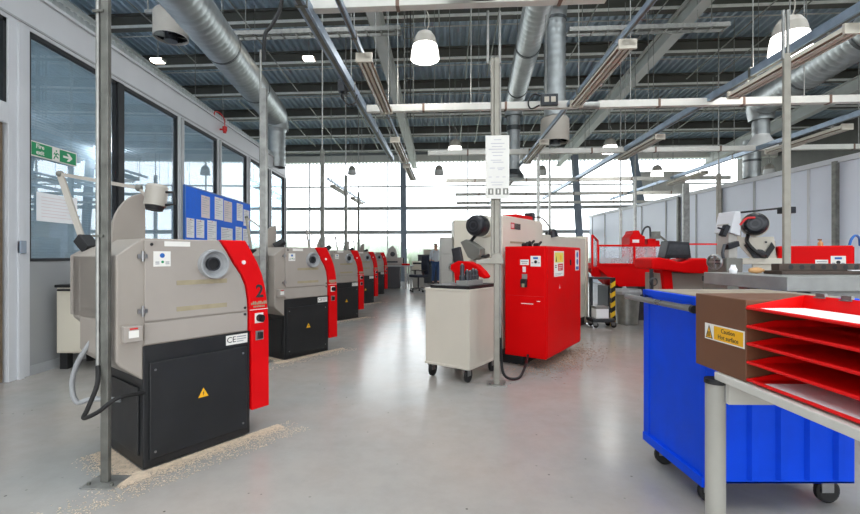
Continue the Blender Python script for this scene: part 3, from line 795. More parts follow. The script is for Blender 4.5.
# ------------------------------------------------------------------ lathes with the red electrical cabinet
A2 = math.radians(54.1)
def make_red(x, y, label, second=False):
    t = thing('lathe', label, 'lathe', (x,y,0), A2, 'lathes with red cabinets')
    X, Zv, Yv = (1,0,0), (0,0,1), (0,1,0)
    part('foot_block', G().box(.10,1.0,.30,1.05,0,.14), 'base_black', t)
    cd = .60 if second else .48
    c = part('cabinet', G().box(0,1.265,0,cd,.12,1.353), 'cabinet_red', t, .006)
    part('door', G().box(.012,1.25,-.012,-.001,.14,1.34), 'cabinet_red', c, .004)
    part('end_door', G().box(-.010,-.001,.012,cd-.012,.14,1.34), 'cabinet_red', c, .004)
    part('door_seam', G().box(-.0112,-.010,.02,cd-.02,.80,.803), 'sign_red', c)
    part('scratch', G().box(-.0114,-.010,.14,.28,.712,.72).box(-.0114,-.010,.06,.10,.745,.752), 'paper_pink', c)
    part('scratch', G().box(.40,.43,-.0132,-.012,.87,.885).prism([(.41,.885),(.425,.885),(.415,.92)], (0,-.012,0), X, Zv, (0,-1,0), .001), 'paper_pink', c)
    # end labels (facing the near side); picture order runs along -y
    def elab(y0, y1, z0, z1, m, nm='label_plate'): return part(nm, G().box(-.0125,-.010,y0,y1,z0,z1), m, c)
    s = elab(.055,.17,1.13,1.245,'sticker_white','sticker'); part('round_mark', G().revolve([(0,0),(.018,0)], (-.013,.112,1.18), (-1,0,0), 12), 'ink_dark', s)
    part('oval_mark', G().box(-.0132,-.0125,.085,.14,1.21,1.232), 'sign_blue', s); part('lettering', G().box(-.0132,-.0125,.065,.09,1.165,1.175), 'ink', s); part('lettering', G().box(-.0132,-.0125,.135,.16,1.165,1.175), 'ink', s)
    s = elab(.19,.29,1.145,1.205,'sticker_white','rating_plate'); part('lettering', G().box(-.0132,-.0125,.20,.28,1.18,1.19).box(-.0132,-.0125,.21,.27,1.16,1.168), 'ink', s)
    elab(.225,.262,1.065,1.125,'paper_pink','tag')
    k = elab(.21,.27,.99,1.045,'galv','isolator_plate'); part('isolator_handle', G().box(-.05,-.0125,.205,.275,.90,.99), 'black', k, .006)
    part('isolator_tag', G().box(-.054,-.05,.225,.255,.90,.94), 'tape', k)
    # side labels
    s = part('safety_label', G().box(.22,.56,-.0145,-.012,1.01,1.30), 'sticker_white', c)
    a = part('pictogram_panel', G().box(.24,.54,-.0155,-.0145,1.17,1.285), 'pale_yellow', s)
    part('pictogram', G().prism([(.27,1.18),(.31,1.18),(.29,1.25)], (0,-.0155,0), X, Zv, (0,-1,0), .0006), 'ink_dark', a)
    part('pictogram', G().revolve([(0,0),(.035,0)], (.44,-.016,1.225), (0,-1,0), 14), 'yellow', a)
    a = part('warning_panel', G().box(.35,.52,-.0155,-.0145,1.075,1.155), 'sign_red', s)
    part('lettering', G().box(.37,.50,-.016,-.0155,1.13,1.137).box(.37,.50,-.016,-.0155,1.11,1.117).box(.37,.46,-.016,-.0155,1.09,1.097), 'sticker_white', a)
    part('lettering', G().box(.25,.30,-.0155,-.0145,1.13,1.14).box(.25,.30,-.0155,-.0145,1.11,1.12), 'ink_dark', s); part('lettering', G().box(.25,.50,-.0155,-.0145,1.04,1.045).box(.25,.45,-.0155,-.0145,1.025,1.03), 'ink', s)
    s = part('notice_label', G().box(1.02,1.17,-.0145,-.012,1.06,1.315), 'sticker_white', c)
    part('pictogram', G().revolve([(0,0),(.04,0)], (1.095,-.015,1.26), (0,-1,0), 14), 'sign_blue', s); part('pictogram', G().revolve([(0,0),(.04,0)], (1.095,-.015,1.17), (0,-1,0), 14), 'sign_blue', s)
    part('lettering', G().box(1.035,1.155,-.0152,-.0145,1.07,1.11), 'sign_blue', s)
    part('door_catch', G().box(.80,.83,-.02,-.012,1.13,1.2), 'black', c)
    # headstock and gearbox
    if not second:
        h = part('headstock', G().prism([(.13,.14),(.13,1.70),(.16,1.73),(1.40,1.73),(1.466,1.68),(1.466,.14)], (0,.57,0), X, Zv, Yv, .26), 'beige', t, .012)
        part('headstock_vent', G().box(.128,.131,.60,.66,1.40,1.65), 'black', h)
        part('name_plate', G().box(.36,.46,.566,.57,1.575,1.655), 'sign_red', h)
        g = G()
        for q in range(5): g.box(.472+.038*q,.496+.038*q,.566,.57,1.575,1.65)
        part('lettering', g, 'ink_dark', h)
        g = G()
        for q in range(3): g.box(.372+.028*q,.388+.028*q,.564,.566,1.59,1.64)
        part('lettering', g, 'paper_pink', h)
        part('data_strip', G().box(.34,.78,.566,.57,1.40,1.425), 'tape', h)
        for a, zz in ((.72,1.385),(.86,1.40),(1.12,1.39)):
            k = part('gear_lever', G().cyl((a,.57,zz),(a,.50,zz),.03,12).bar((a,.51,zz),(a+.08,.50,zz+.045),.022), 'black', h)
        part('red_top_tray', G().box(.60,1.15,.60,.8,1.73,1.78), 'lathe_red', t, .006)
        part('limit_switch', G().box(1.15,1.24,.60,.72,1.73,1.84), 'dark_steel', t, .004)
        part('lamp_stalk', G().tube(smooth_path([(1.2,.65,1.78),(1.45,.6,1.79),(1.7,.58,1.70),(1.82,.57,1.60)],6), .012, 8), 'galv', t)
        part('lamp_shade', G().revolve([(0,.08),(.05,.07),(.085,-.03),(.0,-.03)], (1.86,.57,1.57), (-.3,0,1), 18), 'motor_black', t)
    else:
        h = part('headstock', G().box(.13,1.2,.61,.80,.14,1.42), 'grey_cab', t, .012)
    # motor on the end
    mo = part('motor', G().revolve([(0,.30),(.07,.30),(.105,.285),(.122,.25),(.125,.22),(.125,.02),(.11,0),(.0,0)], (.13,.80,1.60), (-1,0,0), 28), 'motor_black', t)
    part('motor_grille', G().revolve([(.03,.303),(.05,.303)], (.13,.80,1.60), (-1,0,0), 24).revolve([(.065,.302),(.08,.300)], (.13,.80,1.60), (-1,0,0), 24), 'dark_steel', mo)
    part('motor_collar', G().revolve([(.135,.0),(.135,.12),(.0,.12)], (.13,.80,1.60), (-1,0,0), 24), 'beige', mo)
    if not second:
        part('motor_mount', G().prism([(.62,1.46),(.95,1.46),(1.00,1.30),(.86,1.20),(.70,1.22),(.60,1.34)], (.13,0,0), Yv, Zv, (-1,0,0), .10), 'beige', t, .006)
        part('belt_guard', G().prism([(.72,1.33),(.90,1.44),(.98,1.41),(.88,1.23),(.80,1.19),(.72,1.25)], (-.02,0,0), Yv, Zv, (-1,0,0), .14), 'belt_grey', t, .008)
    else:
        mp_ = part('motor_mount', G().prism([(.985,1.70),(.925,1.70),(.925,1.46),(.63,1.46),(.60,1.17),(.80,1.16),(.95,1.37),(.985,1.44)], (.10,0,0), Yv, Zv, (-1,0,0), .07), 'beige', t, .006)
        part('belt', G().prism([(.90,1.37),(.80,1.20),(.70,1.19),(.62,1.34),(.65,1.40),(.71,1.28),(.80,1.28),(.86,1.40)], (.03,0,0), Yv, Zv, (-1,0,0), .03), 'black', mp_, .004)
        part('pulley', G().revolve([(0,0),(.06,0),(.06,.04),(0,.04)], (.03,.76,1.26), (-1,0,0), 20), 'motor_black', mp_)
        part('bolt', G().cyl((.03,.70,1.40),(.015,.70,1.40),.012,8), 'dark_steel', mp_)
    part('motor_cable', G().tube(smooth_path([(.0,.86,1.49),(-.10,.87,1.40),(-.12,.80,1.30),(-.06,.72,1.24),(.08,.70,1.26)],7), .02, 10), 'black', t)
    part('headstock_end', G().box(-.02,.13,.56,.92,1.15,1.22).box(.0,.13,.60,.82,.14,1.15), 'beige', t, .006)
    if not second:
        # bed cover running back
        part('bed_cover', G().box(1.466,3.72,.57,1.08,.14,1.555), 'beige', t, .012)
        part('cover_end', G().box(3.60,3.74,.55,1.10,.02,1.60), 'cream', t, .008)
        part('cover_knob', G().ball((1.9,.66,1.575),.04,10,6), 'black', t)
        part('foot_block', G().box(3.3,3.7,.58,1.06,0,.14), 'base_black', t)
    else:
        part('bed', G().box(1.27,2.8,.52,.80,.14,1.0), 'grey_cab', t, .01)
    return t
make_red(1.374,4.76,'red cabinet lathe with beige headstock standing beside the wheeled cream cart')
make_red(4.44,4.50,'red cabinet lathe with round black motor standing behind the steel surface plate', True)
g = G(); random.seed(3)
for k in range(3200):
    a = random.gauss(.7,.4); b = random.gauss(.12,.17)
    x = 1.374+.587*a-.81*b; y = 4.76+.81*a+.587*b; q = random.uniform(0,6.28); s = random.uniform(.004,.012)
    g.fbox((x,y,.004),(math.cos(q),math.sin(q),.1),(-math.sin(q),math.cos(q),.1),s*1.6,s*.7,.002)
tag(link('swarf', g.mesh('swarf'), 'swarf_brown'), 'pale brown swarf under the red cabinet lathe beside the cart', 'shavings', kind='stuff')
solo('floor_cable', G().tube(smooth_path([(.79,4.33,1.0),(.82,4.4,.3),(.85,4.38,.06),(1.0,4.42,.02),(1.12,4.62,.10),(1.2,4.85,.15)],7), .014, 8), 'black', 'black cable dropping from the cart post to the red cabinet lathe', 'cable')

# ------------------------------------------------------------------ cart
t = thing('tool_cart', 'cream metal cart on castors with a black mat, beside the galvanised post', 'cart', (.487,4.26,0), A2)
wd = .52; dp = .62
part('body', G().box(0,dp,0,wd,.14,.916), 'cart_white', t, .006)
part('top_lip', G().box(-.006,dp+.006,-.006,wd+.006,.895,.918), 'cart_white', t, .004)
part('base_lip', G().box(-.006,dp+.006,-.006,wd+.006,.135,.16), 'cart_white', t, .004)
part('mat', G().box(.0,dp,.0,wd-.06,.919,.95), 'black', t, .004)
def castor(t, x, y, r=.068, z1=.137, rot=0.0, name='castor'):
    c = part(name, G().box(x-.035,x+.035,y-.03,y+.03,z1-.012,z1).box(x-.03,x+.03,y-.026,y-.02,r,z1-.01).box(x-.03,x+.03,y+.02,y+.026,r,z1-.01), 'steel', t)
    part('wheel', G().revolve([(0,-.016),(r*.8,-.016),(r,-.010),(r,.010),(r*.8,.016),(0,.016)], (x+.015,y,r), (0,1,0), 20), 'rubber', c)
for a in (.05,dp-.05):
    for b in (.05,wd-.05): castor(t, a, b)
# things on the cart
def cw(a, b, z=0): return Vector((.487+.5864*a-.81*b, 4.26+.81*a+.5864*b, z))
o = cw(.42,.25,.951)
t = thing('bench_fixture', 'small red tool fixture with a grey upright plate standing on the wheeled cart', 'fixture', o, A2)
X, Zv = (0,-1,0), (0,0,1)
prof = [(-.20,.15),(-.19,.20),(-.10,.24),(.02,.235),(.12,.20),(.20,.13),(.24,.08),(.22,.055),(.15,.08),(.08,.09),(.0,.10),(-.08,.11),(-.06,.0),(-.14,.0),(-.15,.11)]
part('red_arm', G().prism(prof, (-.05,0,0), X, Zv, (1,0,0), .11), 'cabinet_red', t, .008)
part('grey_plate', G().fbox((.0,.13,.29), (0,.22,1), (0,1,-.22), .19, .10, .05), 'dark_steel', t, .004)
part('ring', G().revolve([(.035,-.01),(.05,-.01),(.05,.01),(.035,.01),(.035,-.01)], (0,.20,.17), (1,0,0), 18), 'galv', t)
t = thing('tool_holder_block', 'grey steel block with a row of dark tool holders on the wheeled cart', 'tool block', cw(.09,.07,.951), A2)
part('block', G().box(-.06,.27,-.03,.10,0,.05), 'steel_plate', t, .004)
for q in range(5):
    a = -.02+.062*q; hh = (.15,.09,.08,.10,.09)[q]; b = .05 if q == 0 else .03
    k = part('tool_holder', G().revolve([(.029,0),(.030,.04),(.022,.055),(.022,hh),(.012,hh+.01),(.0,hh+.01)], (a,b,.05), Zv, 14), 'dark_steel', t)
    part('collet', G().cyl((a,b,.05+hh),(a,b,.05+hh+.02),.010,8), 'galv', k)
# ------------------------------------------------------------------ white cable trunkings across the hall
ZR = 3.65
def trunk(y, x0, x1, z, label, joints):
    p = RF(x0, y); t = thing('cable_trunking', label, 'trunking', (p.x,p.y,z), RA, 'white trunkings across the hall')
    part('channel', G().box(0,x1-x0,-.05,.05,-.05,.06), 'trunk_white', t, .004)
    q = .9
    while q < x1-x0-.2:
        part('joint_clip', G().box(q,q+.035,-.056,.056,-.056,.064), 'trunk_joint', t); q += joints
    for a in (.5, (x1-x0)/2, x1-x0-.5):
        pw = RF(x0+a, y); zt = roof_z(y)-z
        part('hanger_rod', G().tube([(a,0,.05),(a,0,zt)], .008, 6), 'galv', t)
    return t
trunk(4.27, -1.40, 1.5, 3.71, 'white trunking crossing nearest overhead, carrying the notice post', 1.55)
trunk(7.05, -1.30, 2.05, 3.61, 'white trunking in the middle of the hall, beside the round ducts', 1.3)
trunk(7.07, 2.35, 8.5, 3.61, 'white trunking in the middle of the hall running out over the panel wall', 1.25)
trunk(10.25, -.45, 9.5, 3.63, 'white trunking farthest down the hall, just under the roof edge of the glazing', 1.4)
o = RF(2.06,7.05); solo('trunking_wrap', G().cyl((0,0,-.01),(.30,0,-.01),.06,12), 'galv', 'grey tape wrapped end of the middle trunking under the blue rail', 'wrap', (o.x,o.y,3.61), RA)
trunk(14.0, -.05, 8.6, 3.62, 'white trunking crossing before the end glazing, nearest of the three there', 1.6)
trunk(17.2, .3, 9.0, 3.62, 'white trunking crossing before the end glazing, middle of the three there', 1.8)
trunk(20.0, .4, 9.5, 3.62, 'white trunking crossing right in front of the end glazing, farthest of all', 2.0)

# strut rails running down the hall
def rail(x, y0, y1, z, label, w=.075, h=.085, m='rail_blue', rods=5):
    p = RF(x, y0); t = thing('strut_rail', label, 'rail', (p.x,p.y,z), RA, 'strut rails down the hall')
    part('strut', G().box(-w/2,w/2,0,y1-y0,-h/2,h/2), m, t, .004)
    part('strut_slot', G().box(-w*.22,w*.22,.02,y1-y0-.02,-h/2-.003,-h/2+.001), 'galv_dark', t)
    for k in range(rods):
        a = .4 + (y1-y0-.8)*k/(rods-1)
        part('hanger_rod', G().tube([(0,a,h/2),(0,a,max(.3, roof_z(y0+a)-z))], .007, 6), 'galv', t)
        part('hanger_clip', G().box(-w/2-.006,w/2+.006,a-.02,a+.02,-h/2-.006,h/2+.02), 'galv_dark', t)
    return t
rail(-1.36, 1.5, 10.8, 3.63, 'blue-grey strut rail over the walkway with a junction box on it', .10, .11)
rail(-.98, 1.5, 13.0, 3.56, 'slim strut rail over the walkway that carries a fluorescent fitting', .05, .06)
rail(1.88, 1.5, 20.5, 3.60, 'slim strut rail between the round ducts and the notice post', .05, .06)
rail(4.02, 1.5, 19, 3.66, 'broad pale blue strut rail passing behind the wide service post', .09, .10)
rail(6.85, 3, 19, 3.62, 'pale blue strut rail nearest the panel wall', .08, .09)
rail(-3.75, 13.6, 20, 3.66, 'strut rail near the end of the glass partition', .06, .07, rods=3)

def batten(x, y, z, label, L=1.85):
    p = RF(x, y); t = thing('fluorescent_batten', label, 'batten light', (p.x,p.y,z), RA, 'unlit fluorescent battens')
    part('housing', G().prism([(-.05,.05),(.05,.05),(.09,-.02),(-.09,-.02)], (0,0,0), (1,0,0), Zax, (0,1,0), L), 'batten', t, .004)
    part('reflector', G().box(-.085,.085,.04,L-.04,-.024,-.0205), 'batten_brown', t)
    part('spine', G().box(-.018,.018,.02,L-.02,-.04,-.0245), 'batten', t)
    for a in (-.052,.052): part('tube', G().cyl((a,.05,-.04),(a,L-.05,-.04),.013,10), 'tube_off', t)
    for a in (.0, L-.03): part('end_cap', G().box(-.092,.092,a,a+.03,-.05,.052), 'batten', t)
    for a in (.3, L-.3): part('hanger', G().box(-.01,.01,a-.01,a+.01,.05,.12), 'galv', t)
    return t
bat = [(-.93,4.85,3.46,'unlit fluorescent batten under the slim rail over the walkway, nearest one there'),
 (-.98,8.2,3.42,'unlit fluorescent batten under the slim walkway rail, next one farther on'),
 (-.98,10.6,3.42,'unlit fluorescent batten farthest along the slim walkway rail'),
 (1.88,4.72,3.46,'unlit fluorescent batten beside the round ducts, nearest one on that rail'),
 (1.88,8.7,3.46,'unlit fluorescent batten just beyond the notice post, middle one on that rail'),
 (1.88,12.5,3.46,'small far fluorescent batten beyond the notice post, third on that rail'),
 (4.02,4.62,3.50,'unlit brown fluorescent batten behind the wide service post'),
 (4.02,8.6,3.50,'unlit fluorescent batten on the broad blue rail, second along'),
 (6.85,8.0,3.46,'unlit brown fluorescent batten on the rail nearest the panel wall'),
 (6.85,12.2,3.46,'farther fluorescent batten on the rail nearest the panel wall'),
 (-3.75,14.2,3.52,'unlit fluorescent batten near the end of the glass partition'),
 (-3.75,17.2,3.52,'far fluorescent batten beyond the end of the glass partition')]
for b in bat: batten(*b)
# junction box, socket box, festoon cables
o = RF(-1.36,6.0); t = thing('junction_box', 'small dark junction box with cable fixed to the walkway strut rail', 'junction box', (o.x-.065,o.y,3.62), RA)
part('box', G().box(-.07,.03,-.09,.09,-.13,.03), 'dark_steel', t, .01)
part('gland', G().cyl((-.02,0,-.13),(-.02,0,-.20),.025,10), 'black', t)
part('cable', G().tube(smooth_path([(-.02,0,-.2),(.05,.05,-.27),(.14,.1,-.22),(.15,.15,-.1)],6),.01,8), 'black', t)
o = RF(1.58,7.05); t = thing('socket_box', 'dark socket box with a looped black cable on the middle white trunking', 'socket box', (o.x,o.y,3.66), RA)
part('box', G().box(-.13,.13,-.12,-.06,-.08,.10), 'dark_steel', t, .008)
part('socket', G().box(-.08,-.01,-.13,-.12,-.03,.05).box(.02,.09,-.13,-.12,-.03,.05), 'batten', t)
part('cable', G().tube(smooth_path([(-.13,-.09,.08),(-.24,-.09,.10),(-.32,-.09,-.02),(-.28,-.09,-.12),(-.15,-.09,-.07)],6),.012,8), 'black', t)
o = RF(.1,4.2); t = thing('socket_box', 'dark socket box with hanging cable loops on the nearest white trunking', 'socket box', (o.x,o.y,3.70), RA)
part('box', G().box(-.10,.22,-.13,-.06,-.05,.12), 'black', t, .01)
part('cable', G().tube(smooth_path([(.2,-.1,.0),(.36,-.1,-.05),(.5,-.1,.02),(.6,-.1,.16)],7),.014,8).tube(smooth_path([(.0,-.1,-.05),(.2,-.11,-.09),(.42,-.1,-.06),(.55,-.1,.1)],7),.010,8), 'black', t)
P = [WP(283,-30,5.15), WP(281,5,5.15), WP(272,25,5.15), WP(265,35,5.13), WP(264,60,5.13)]
solo('drop_cable', G().tube(smooth_path(P,8), .022, 10), 'black', 'thick black cable dropping into the conduit of the second service post', 'cable')

# ------------------------------------------------------------------ round ducts
def duct_path(pts, r, step=.05):
    """spiral seamed tube along straight runs"""
    g = G(); P = []; R = []
    tot = 0
    for a, b in zip(pts[:-1], pts[1:]):
        a = Vector(a); b = Vector(b); n = max(2, int((b-a).length/step))
        for k in range(n):
            P.append(a+(b-a)*k/n); R.append(r*(1.045 if len(P)%3 == 0 else 1.0))
    P.append(Vector(pts[-1])); R.append(r)
    g.tube(P, R, 26, caps=False); return g
def band(c, d, r, w=.06):
    c = Vector(c); d = Vector(d).normalized()
    return G().revolve([(r*1.0,-w/2),(r*1.06,-w/2),(r*1.06,w/2),(r*1.0,w/2)], c, d, 26)
# by the partition
a, b = Vector((-3.32,3.2,5.2)), Vector((-4.02,12.2,5.2)); d = b-a
t = thing('ventilation_duct', 'large spiral steel duct running above the edge of the glass partition', 'duct', (0,0,0))
part('duct_run', duct_path([a,b], .33), 'duct', t)
for f in (.20,.565,.80): part('duct_band', band(a+d*f, d, .33), 'duct_band', t)
for f in (.2,.565,.80): part('hanger_rod', G().tube([a+d*f+Vector((0,0,.27)), Vector(((a+d*f).x,(a+d*f).y, roof_z((a+d*f).y)+.2))], .008, 6), 'galv', t)
e = b+d.normalized()*.28
el = [b] + [b + d.normalized()*.28*math.sin(math.radians(q)) + Vector((0,0,-.28*(1-math.cos(math.radians(q))))) for q in (22,45,67,90)] + [e+Vector((0,0,-.4))]
part('duct_elbow', G().tube(el, .332, 26, caps=False), 'duct', t)
part('duct_drop', duct_path([e+Vector((0,0,-.4)), e+Vector((0,0,-1.45))], .24), 'duct', t)
part('duct_cone', G().revolve([(.335,0),(.24,-.2)], e+Vector((0,0,-.28)), Zax, 26), 'duct', t)
# middle slanting duct
a, b = Vector((1.55,4.4,5.25)), Vector((2.45,11.3,5.2)); d = b-a
t = thing('ventilation_duct', 'spiral steel duct running down the hall in the middle, with two dark bands', 'duct', (0,0,0))
part('duct_run', duct_path([a,b], .225), 'duct', t)
for f in (.57,.87): part('duct_band', band(a+d*f, d, .225), 'duct_band', t)
for f in (.57,.87): part('hanger_rod', G().tube([a+d*f+Vector((0,0,.22)), Vector(((a+d*f).x,(a+d*f).y, roof_z((a+d*f).y)+.2))], .008, 6), 'galv', t)
e = b+d.normalized()*.25
el = [b] + [b + d.normalized()*.25*math.sin(math.radians(q)) + Vector((0,0,-.25*(1-math.cos(math.radians(q))))) for q in (22,45,67,90)] + [e+Vector((0,0,-.3))]
part('duct_elbow', G().tube(el, .227, 26, caps=False), 'duct', t)
part('duct_drop', duct_path([e+Vector((0,0,-.3)), e+Vector((0,0,-1.7))], .165), 'duct', t)
part('duct_band', band(e+Vector((0,0,-.62)), Zax, .175, .12), 'duct_band', t)
part('duct_grille', G().revolve([(.165,0),(.27,-.16),(.27,-.24),(.0,-.24)], e+Vector((0,0,-1.7)), Zax, 24), 'duct_band', t)
# middle upright duct with cowl
t = thing('ventilation_duct', 'upright spiral steel duct ending in a grey round extract drum', 'duct', (2.84,9.2,0), RA)
part('duct_drop', duct_path([(0,0,6.25),(0,0,4.15)], .215), 'duct', t)
part('duct_elbow', G().tube([(0,-.9,6.5),(0,-.3,6.5),(0,-.1,6.45),(0,0,6.25)], .235, 26, caps=False), 'duct', t)
part('duct_band', band((0,0,6.16), Zax, .22), 'duct_band', t)
def drum(t, z, r, h):
    dr = part('extract_drum', G().revolve([(.0,h),(r*.9,h),(r,h-.04),(r,0),(r*.94,0),(r*.92,.05)], (0,0,z), Zax, 28), 'lamp_grey', t)
    part('drum_motor', G().cyl((0,0,z-.06),(0,0,z+h*.7),r*.38,16), 'dark_steel', dr)
    part('drum_inside', G().revolve([(r*.92,.04),(r*.9,h-.05),(0,h-.05)], (0,0,z), Zax, 24), 'black', dr)
    for q in range(4):
        an = math.radians(90*q+30); part('drum_vane', G().fbox((math.cos(an)*r*.62,math.sin(an)*r*.62,z+.05), (math.cos(an),math.sin(an),0), (-math.sin(an)*.8,math.cos(an)*.8,.6), r*.6, .10, .012), 'galv_dark', dr)
drum(t, 3.62, .29, .50)
t = thing('extract_fan', 'grey round extract drum with dark blades hanging over the glass partition', 'extract fan', (-4.62,8.2,0), RA)
drum(t, 5.30, .30, .48)
part('drum_bracket', G().box(-.5,.5,-.03,.03,5.78,5.84).box(-.03,.03,-.5,.5,5.78,5.84), 'galv', t)
for a in (-.45,.45): part('hanger_rod', G().tube([(a,0,5.8),(a,0,roof_z(8.2)+.1)], .012, 6), 'galv', t)
# by the panel wall
a, b = Vector((6.55,4.4,4.82)), Vector((7.95,10.1,4.82)); d = b-a
t = thing('ventilation_duct', 'spiral steel duct over the panel wall dropping to a flared pale outlet', 'duct', (0,0,0))
part('duct_run', duct_path([a,b], .31), 'duct', t)
for f in (.45,.74): part('duct_band', band(a+d*f, d, .31), 'duct_band', t)
for f in (.45,.74): part('hanger_rod', G().tube([a+d*f+Vector((0,0,.25)), Vector(((a+d*f).x,(a+d*f).y, roof_z((a+d*f).y)+.2))], .008, 6), 'galv', t)
e = b+d.normalized()*.20
part('duct_elbow', G().tube([b, b+d.normalized()*.14+Vector((0,0,-.04)), e+Vector((0,0,-.16)), e+Vector((0,0,-.42))], [.312,.312,.29,.24], 26, caps=False), 'duct', t)
part('duct_drop', duct_path([e+Vector((0,0,-.42)), e+Vector((0,0,-.75))], .17), 'duct', t)
part('duct_cone', G().revolve([(.17,0),(.18,-.05),(.30,-.25),(.31,-.29),(.28,-.29)], e+Vector((0,0,-.75)), Zax, 26), 'lamp_rim', t)
# second drop beyond
t = thing('ventilation_duct', 'short grey upright duct seen above the panel wall under the far trunking', 'duct', (9.0,11.9,0))
part('duct_drop', duct_path([(0,0,3.35),(0,0,4.35)], .20), 'duct', t)
part('duct_band', band((0,0,3.8), Zax, .20), 'duct_band', t)
part('hanger_rod', G().tube([(0,0,4.3),(0,0,roof_z(11.9)+.1)], .012, 6), 'galv', t)

# ------------------------------------------------------------------ pendants
def pendant(px, py, Y, r, label, lit=True):
    c = WP(px, py, Y); t = thing('pendant_lamp', label, 'pendant lamp', c, 0, 'bell pendant lamps')
    k = r/.22
    part('lamp_cap', G().revolve([(0,.25*k),(.06*k,.25*k),(.115*k,.22*k),(.158*k,.15*k),(.185*k,.03*k),(.18*k,.02*k)], (0,0,0), Zax, 28), 'lamp_grey', t)
    part('lamp_skirt', G().revolve([(.186*k,.03*k),(.203*k,-.06*k),(.215*k,-.17*k),(.21*k,-.172*k),(.16*k,.02*k),(.0,.04*k)], (0,0,0), Zax, 28), 'white_glow' if lit else 'lamp_rim', t)
    part('lamp_louvre', G().box(-.12*k,.12*k,-.015*k,.015*k,-.09*k,-.03*k), 'lamp_grey', t)
    zt = max(.3, roof_z(Y)+.1-c.z)
    part('suspension_rod', G().tube([(0,0,.24*k),(0,0,zt)], .007, 6), 'galv', t)
    part('flex', G().tube(smooth_path([(.02,0,.25*k),(.06,0,.36*k),(.05,0,.5*k),(.0,0,.62*k)],5), .008, 6), 'lamp_grey', t)
    if lit:
        L_ = bpy.data.lights.new('lamp_light', 'POINT'); L_.energy = 34*k*k; L_.shadow_soft_size = .12; L_.color = (1,.96,.9)
        lo = bpy.data.objects.new('lamp_light', L_); COL.objects.link(lo); lo.parent = t; lo.location = (0,0,-.22*k)
    return t
pendant(425,48,6.8,.225,'lit grey bell pendant lamp over the walkway, the nearest one in the middle')
pendant(790,38,5.6,.235,'large lit bell pendant lamp above the broad blue rail')
pendant(455,148,12.8,.22,'small lit bell pendant lamp just left of the notice post, under the far trunking')
pendant(610,147,12.8,.22,'small lit bell pendant lamp under the far trunking, between the ducts and the panel wall')
pendant(657,172,15.5,.21,'small white bell pendant lamp hanging before the grey infill panel at the far end')
pendant(439,171,18.6,.21,'tiny far bell pendant lamp seen against the end glazing, next to the notice post',False)
pendant(542,171,18.6,.21,'tiny far bell pendant lamp against the end glazing, beyond the red cabinet lathe',False)
pendant(352,171,19.0,.19,'tiny far bell pendant lamp against the end glazing, over the row of lathes',False)
pendant(769,170,16.0,.19,'tiny far bell pendant lamp seen above the panel wall',False)
def led(px, py, Y, label):
    c = WP(px, py, Y); t = thing('led_floodlight', label, 'floodlight', c, 0, 'small floodlights under the roof')
    part('housing', G().box(-.15,.15,-.09,.09,.0,.06), 'lamp_grey', t, .008)
    part('lens', G().box(-.12,.12,-.07,.07,-.006,.0).box(-.12,.12,-.095,-.09,.005,.05), 'led_glow', t)
    part('hanger_rod', G().tube([(0,0,.06),(0,0,max(.2,roof_z(Y)+.1-c.z))], .008, 6), 'galv', t)
led(158,62,10.0,'bright small floodlight under the roof over the glass partition')
led(309,60,10.6,'bright small floodlight under the roof over the row of lathes')

# ------------------------------------------------------------------ odds and ends under the roof
random.seed(21)
def ladder_tray(label, p, q, w=.22, rung=.3, vertical=False):
    t = thing('cable_ladder', label, 'cable ladder', p, RA if not vertical else 0)
    v = Vector(q)-Vector(p)
    if vertical:
        part('ladder', (lambda g: ([g.bar((-w/2,0,0),(-w/2,0,v.z),.02,.03), g.bar((w/2,0,0),(w/2,0,v.z),.02,.03)], [g.bar((-w/2,0,z*rung),(w/2,0,z*rung),.02,.02) for z in range(1,int(v.z/rung))], g)[2])(G()), 'galv_dark', t)
        part('cable', G().tube([(.03,-.02,0),(.03,-.02,v.z)],.012,6).tube([(-.04,-.02,0),(-.04,-.02,v.z)],.010,6), 'black', t)
    else:
        L_ = v.length
        g = G(); g.box(0,L_,-w/2,-w/2+.02,0,.09).box(0,L_,w/2-.02,w/2,0,.09)
        z = .2
        while z < L_: g.box(z,z+.03,-w/2,w/2,.0,.02); z += rung
        part('ladder', g, 'galv', t)
        part('cable', G().tube([(0,.03,.04),(L_,.03,.04)],.02,6).tube([(0,-.05,.04),(L_,-.05,.04)],.016,6), 'galv_dark', t)
        for a in (.3,L_/2,L_-.3): part('hanger_rod', G().tube([(a,0,.05),(a,0,max(.3,roof_z(p[1])-p[2]+.1))],.008,6), 'galv', t)
ladder_tray('long steel cable ladder crossing under the roof above the walkway', WP(232,38,9.4), WP(402,38,9.4), .26)
ladder_tray('steel cable ladder crossing under the roof beyond the round ducts', WP(568,34,9.4), WP(720,27,9.4), .26)
ladder_tray('upright steel cable ladder with black cables beside the nearest pendant lamp', WP(409,118,9.3), WP(409,6,9.3), .18, .28, True)
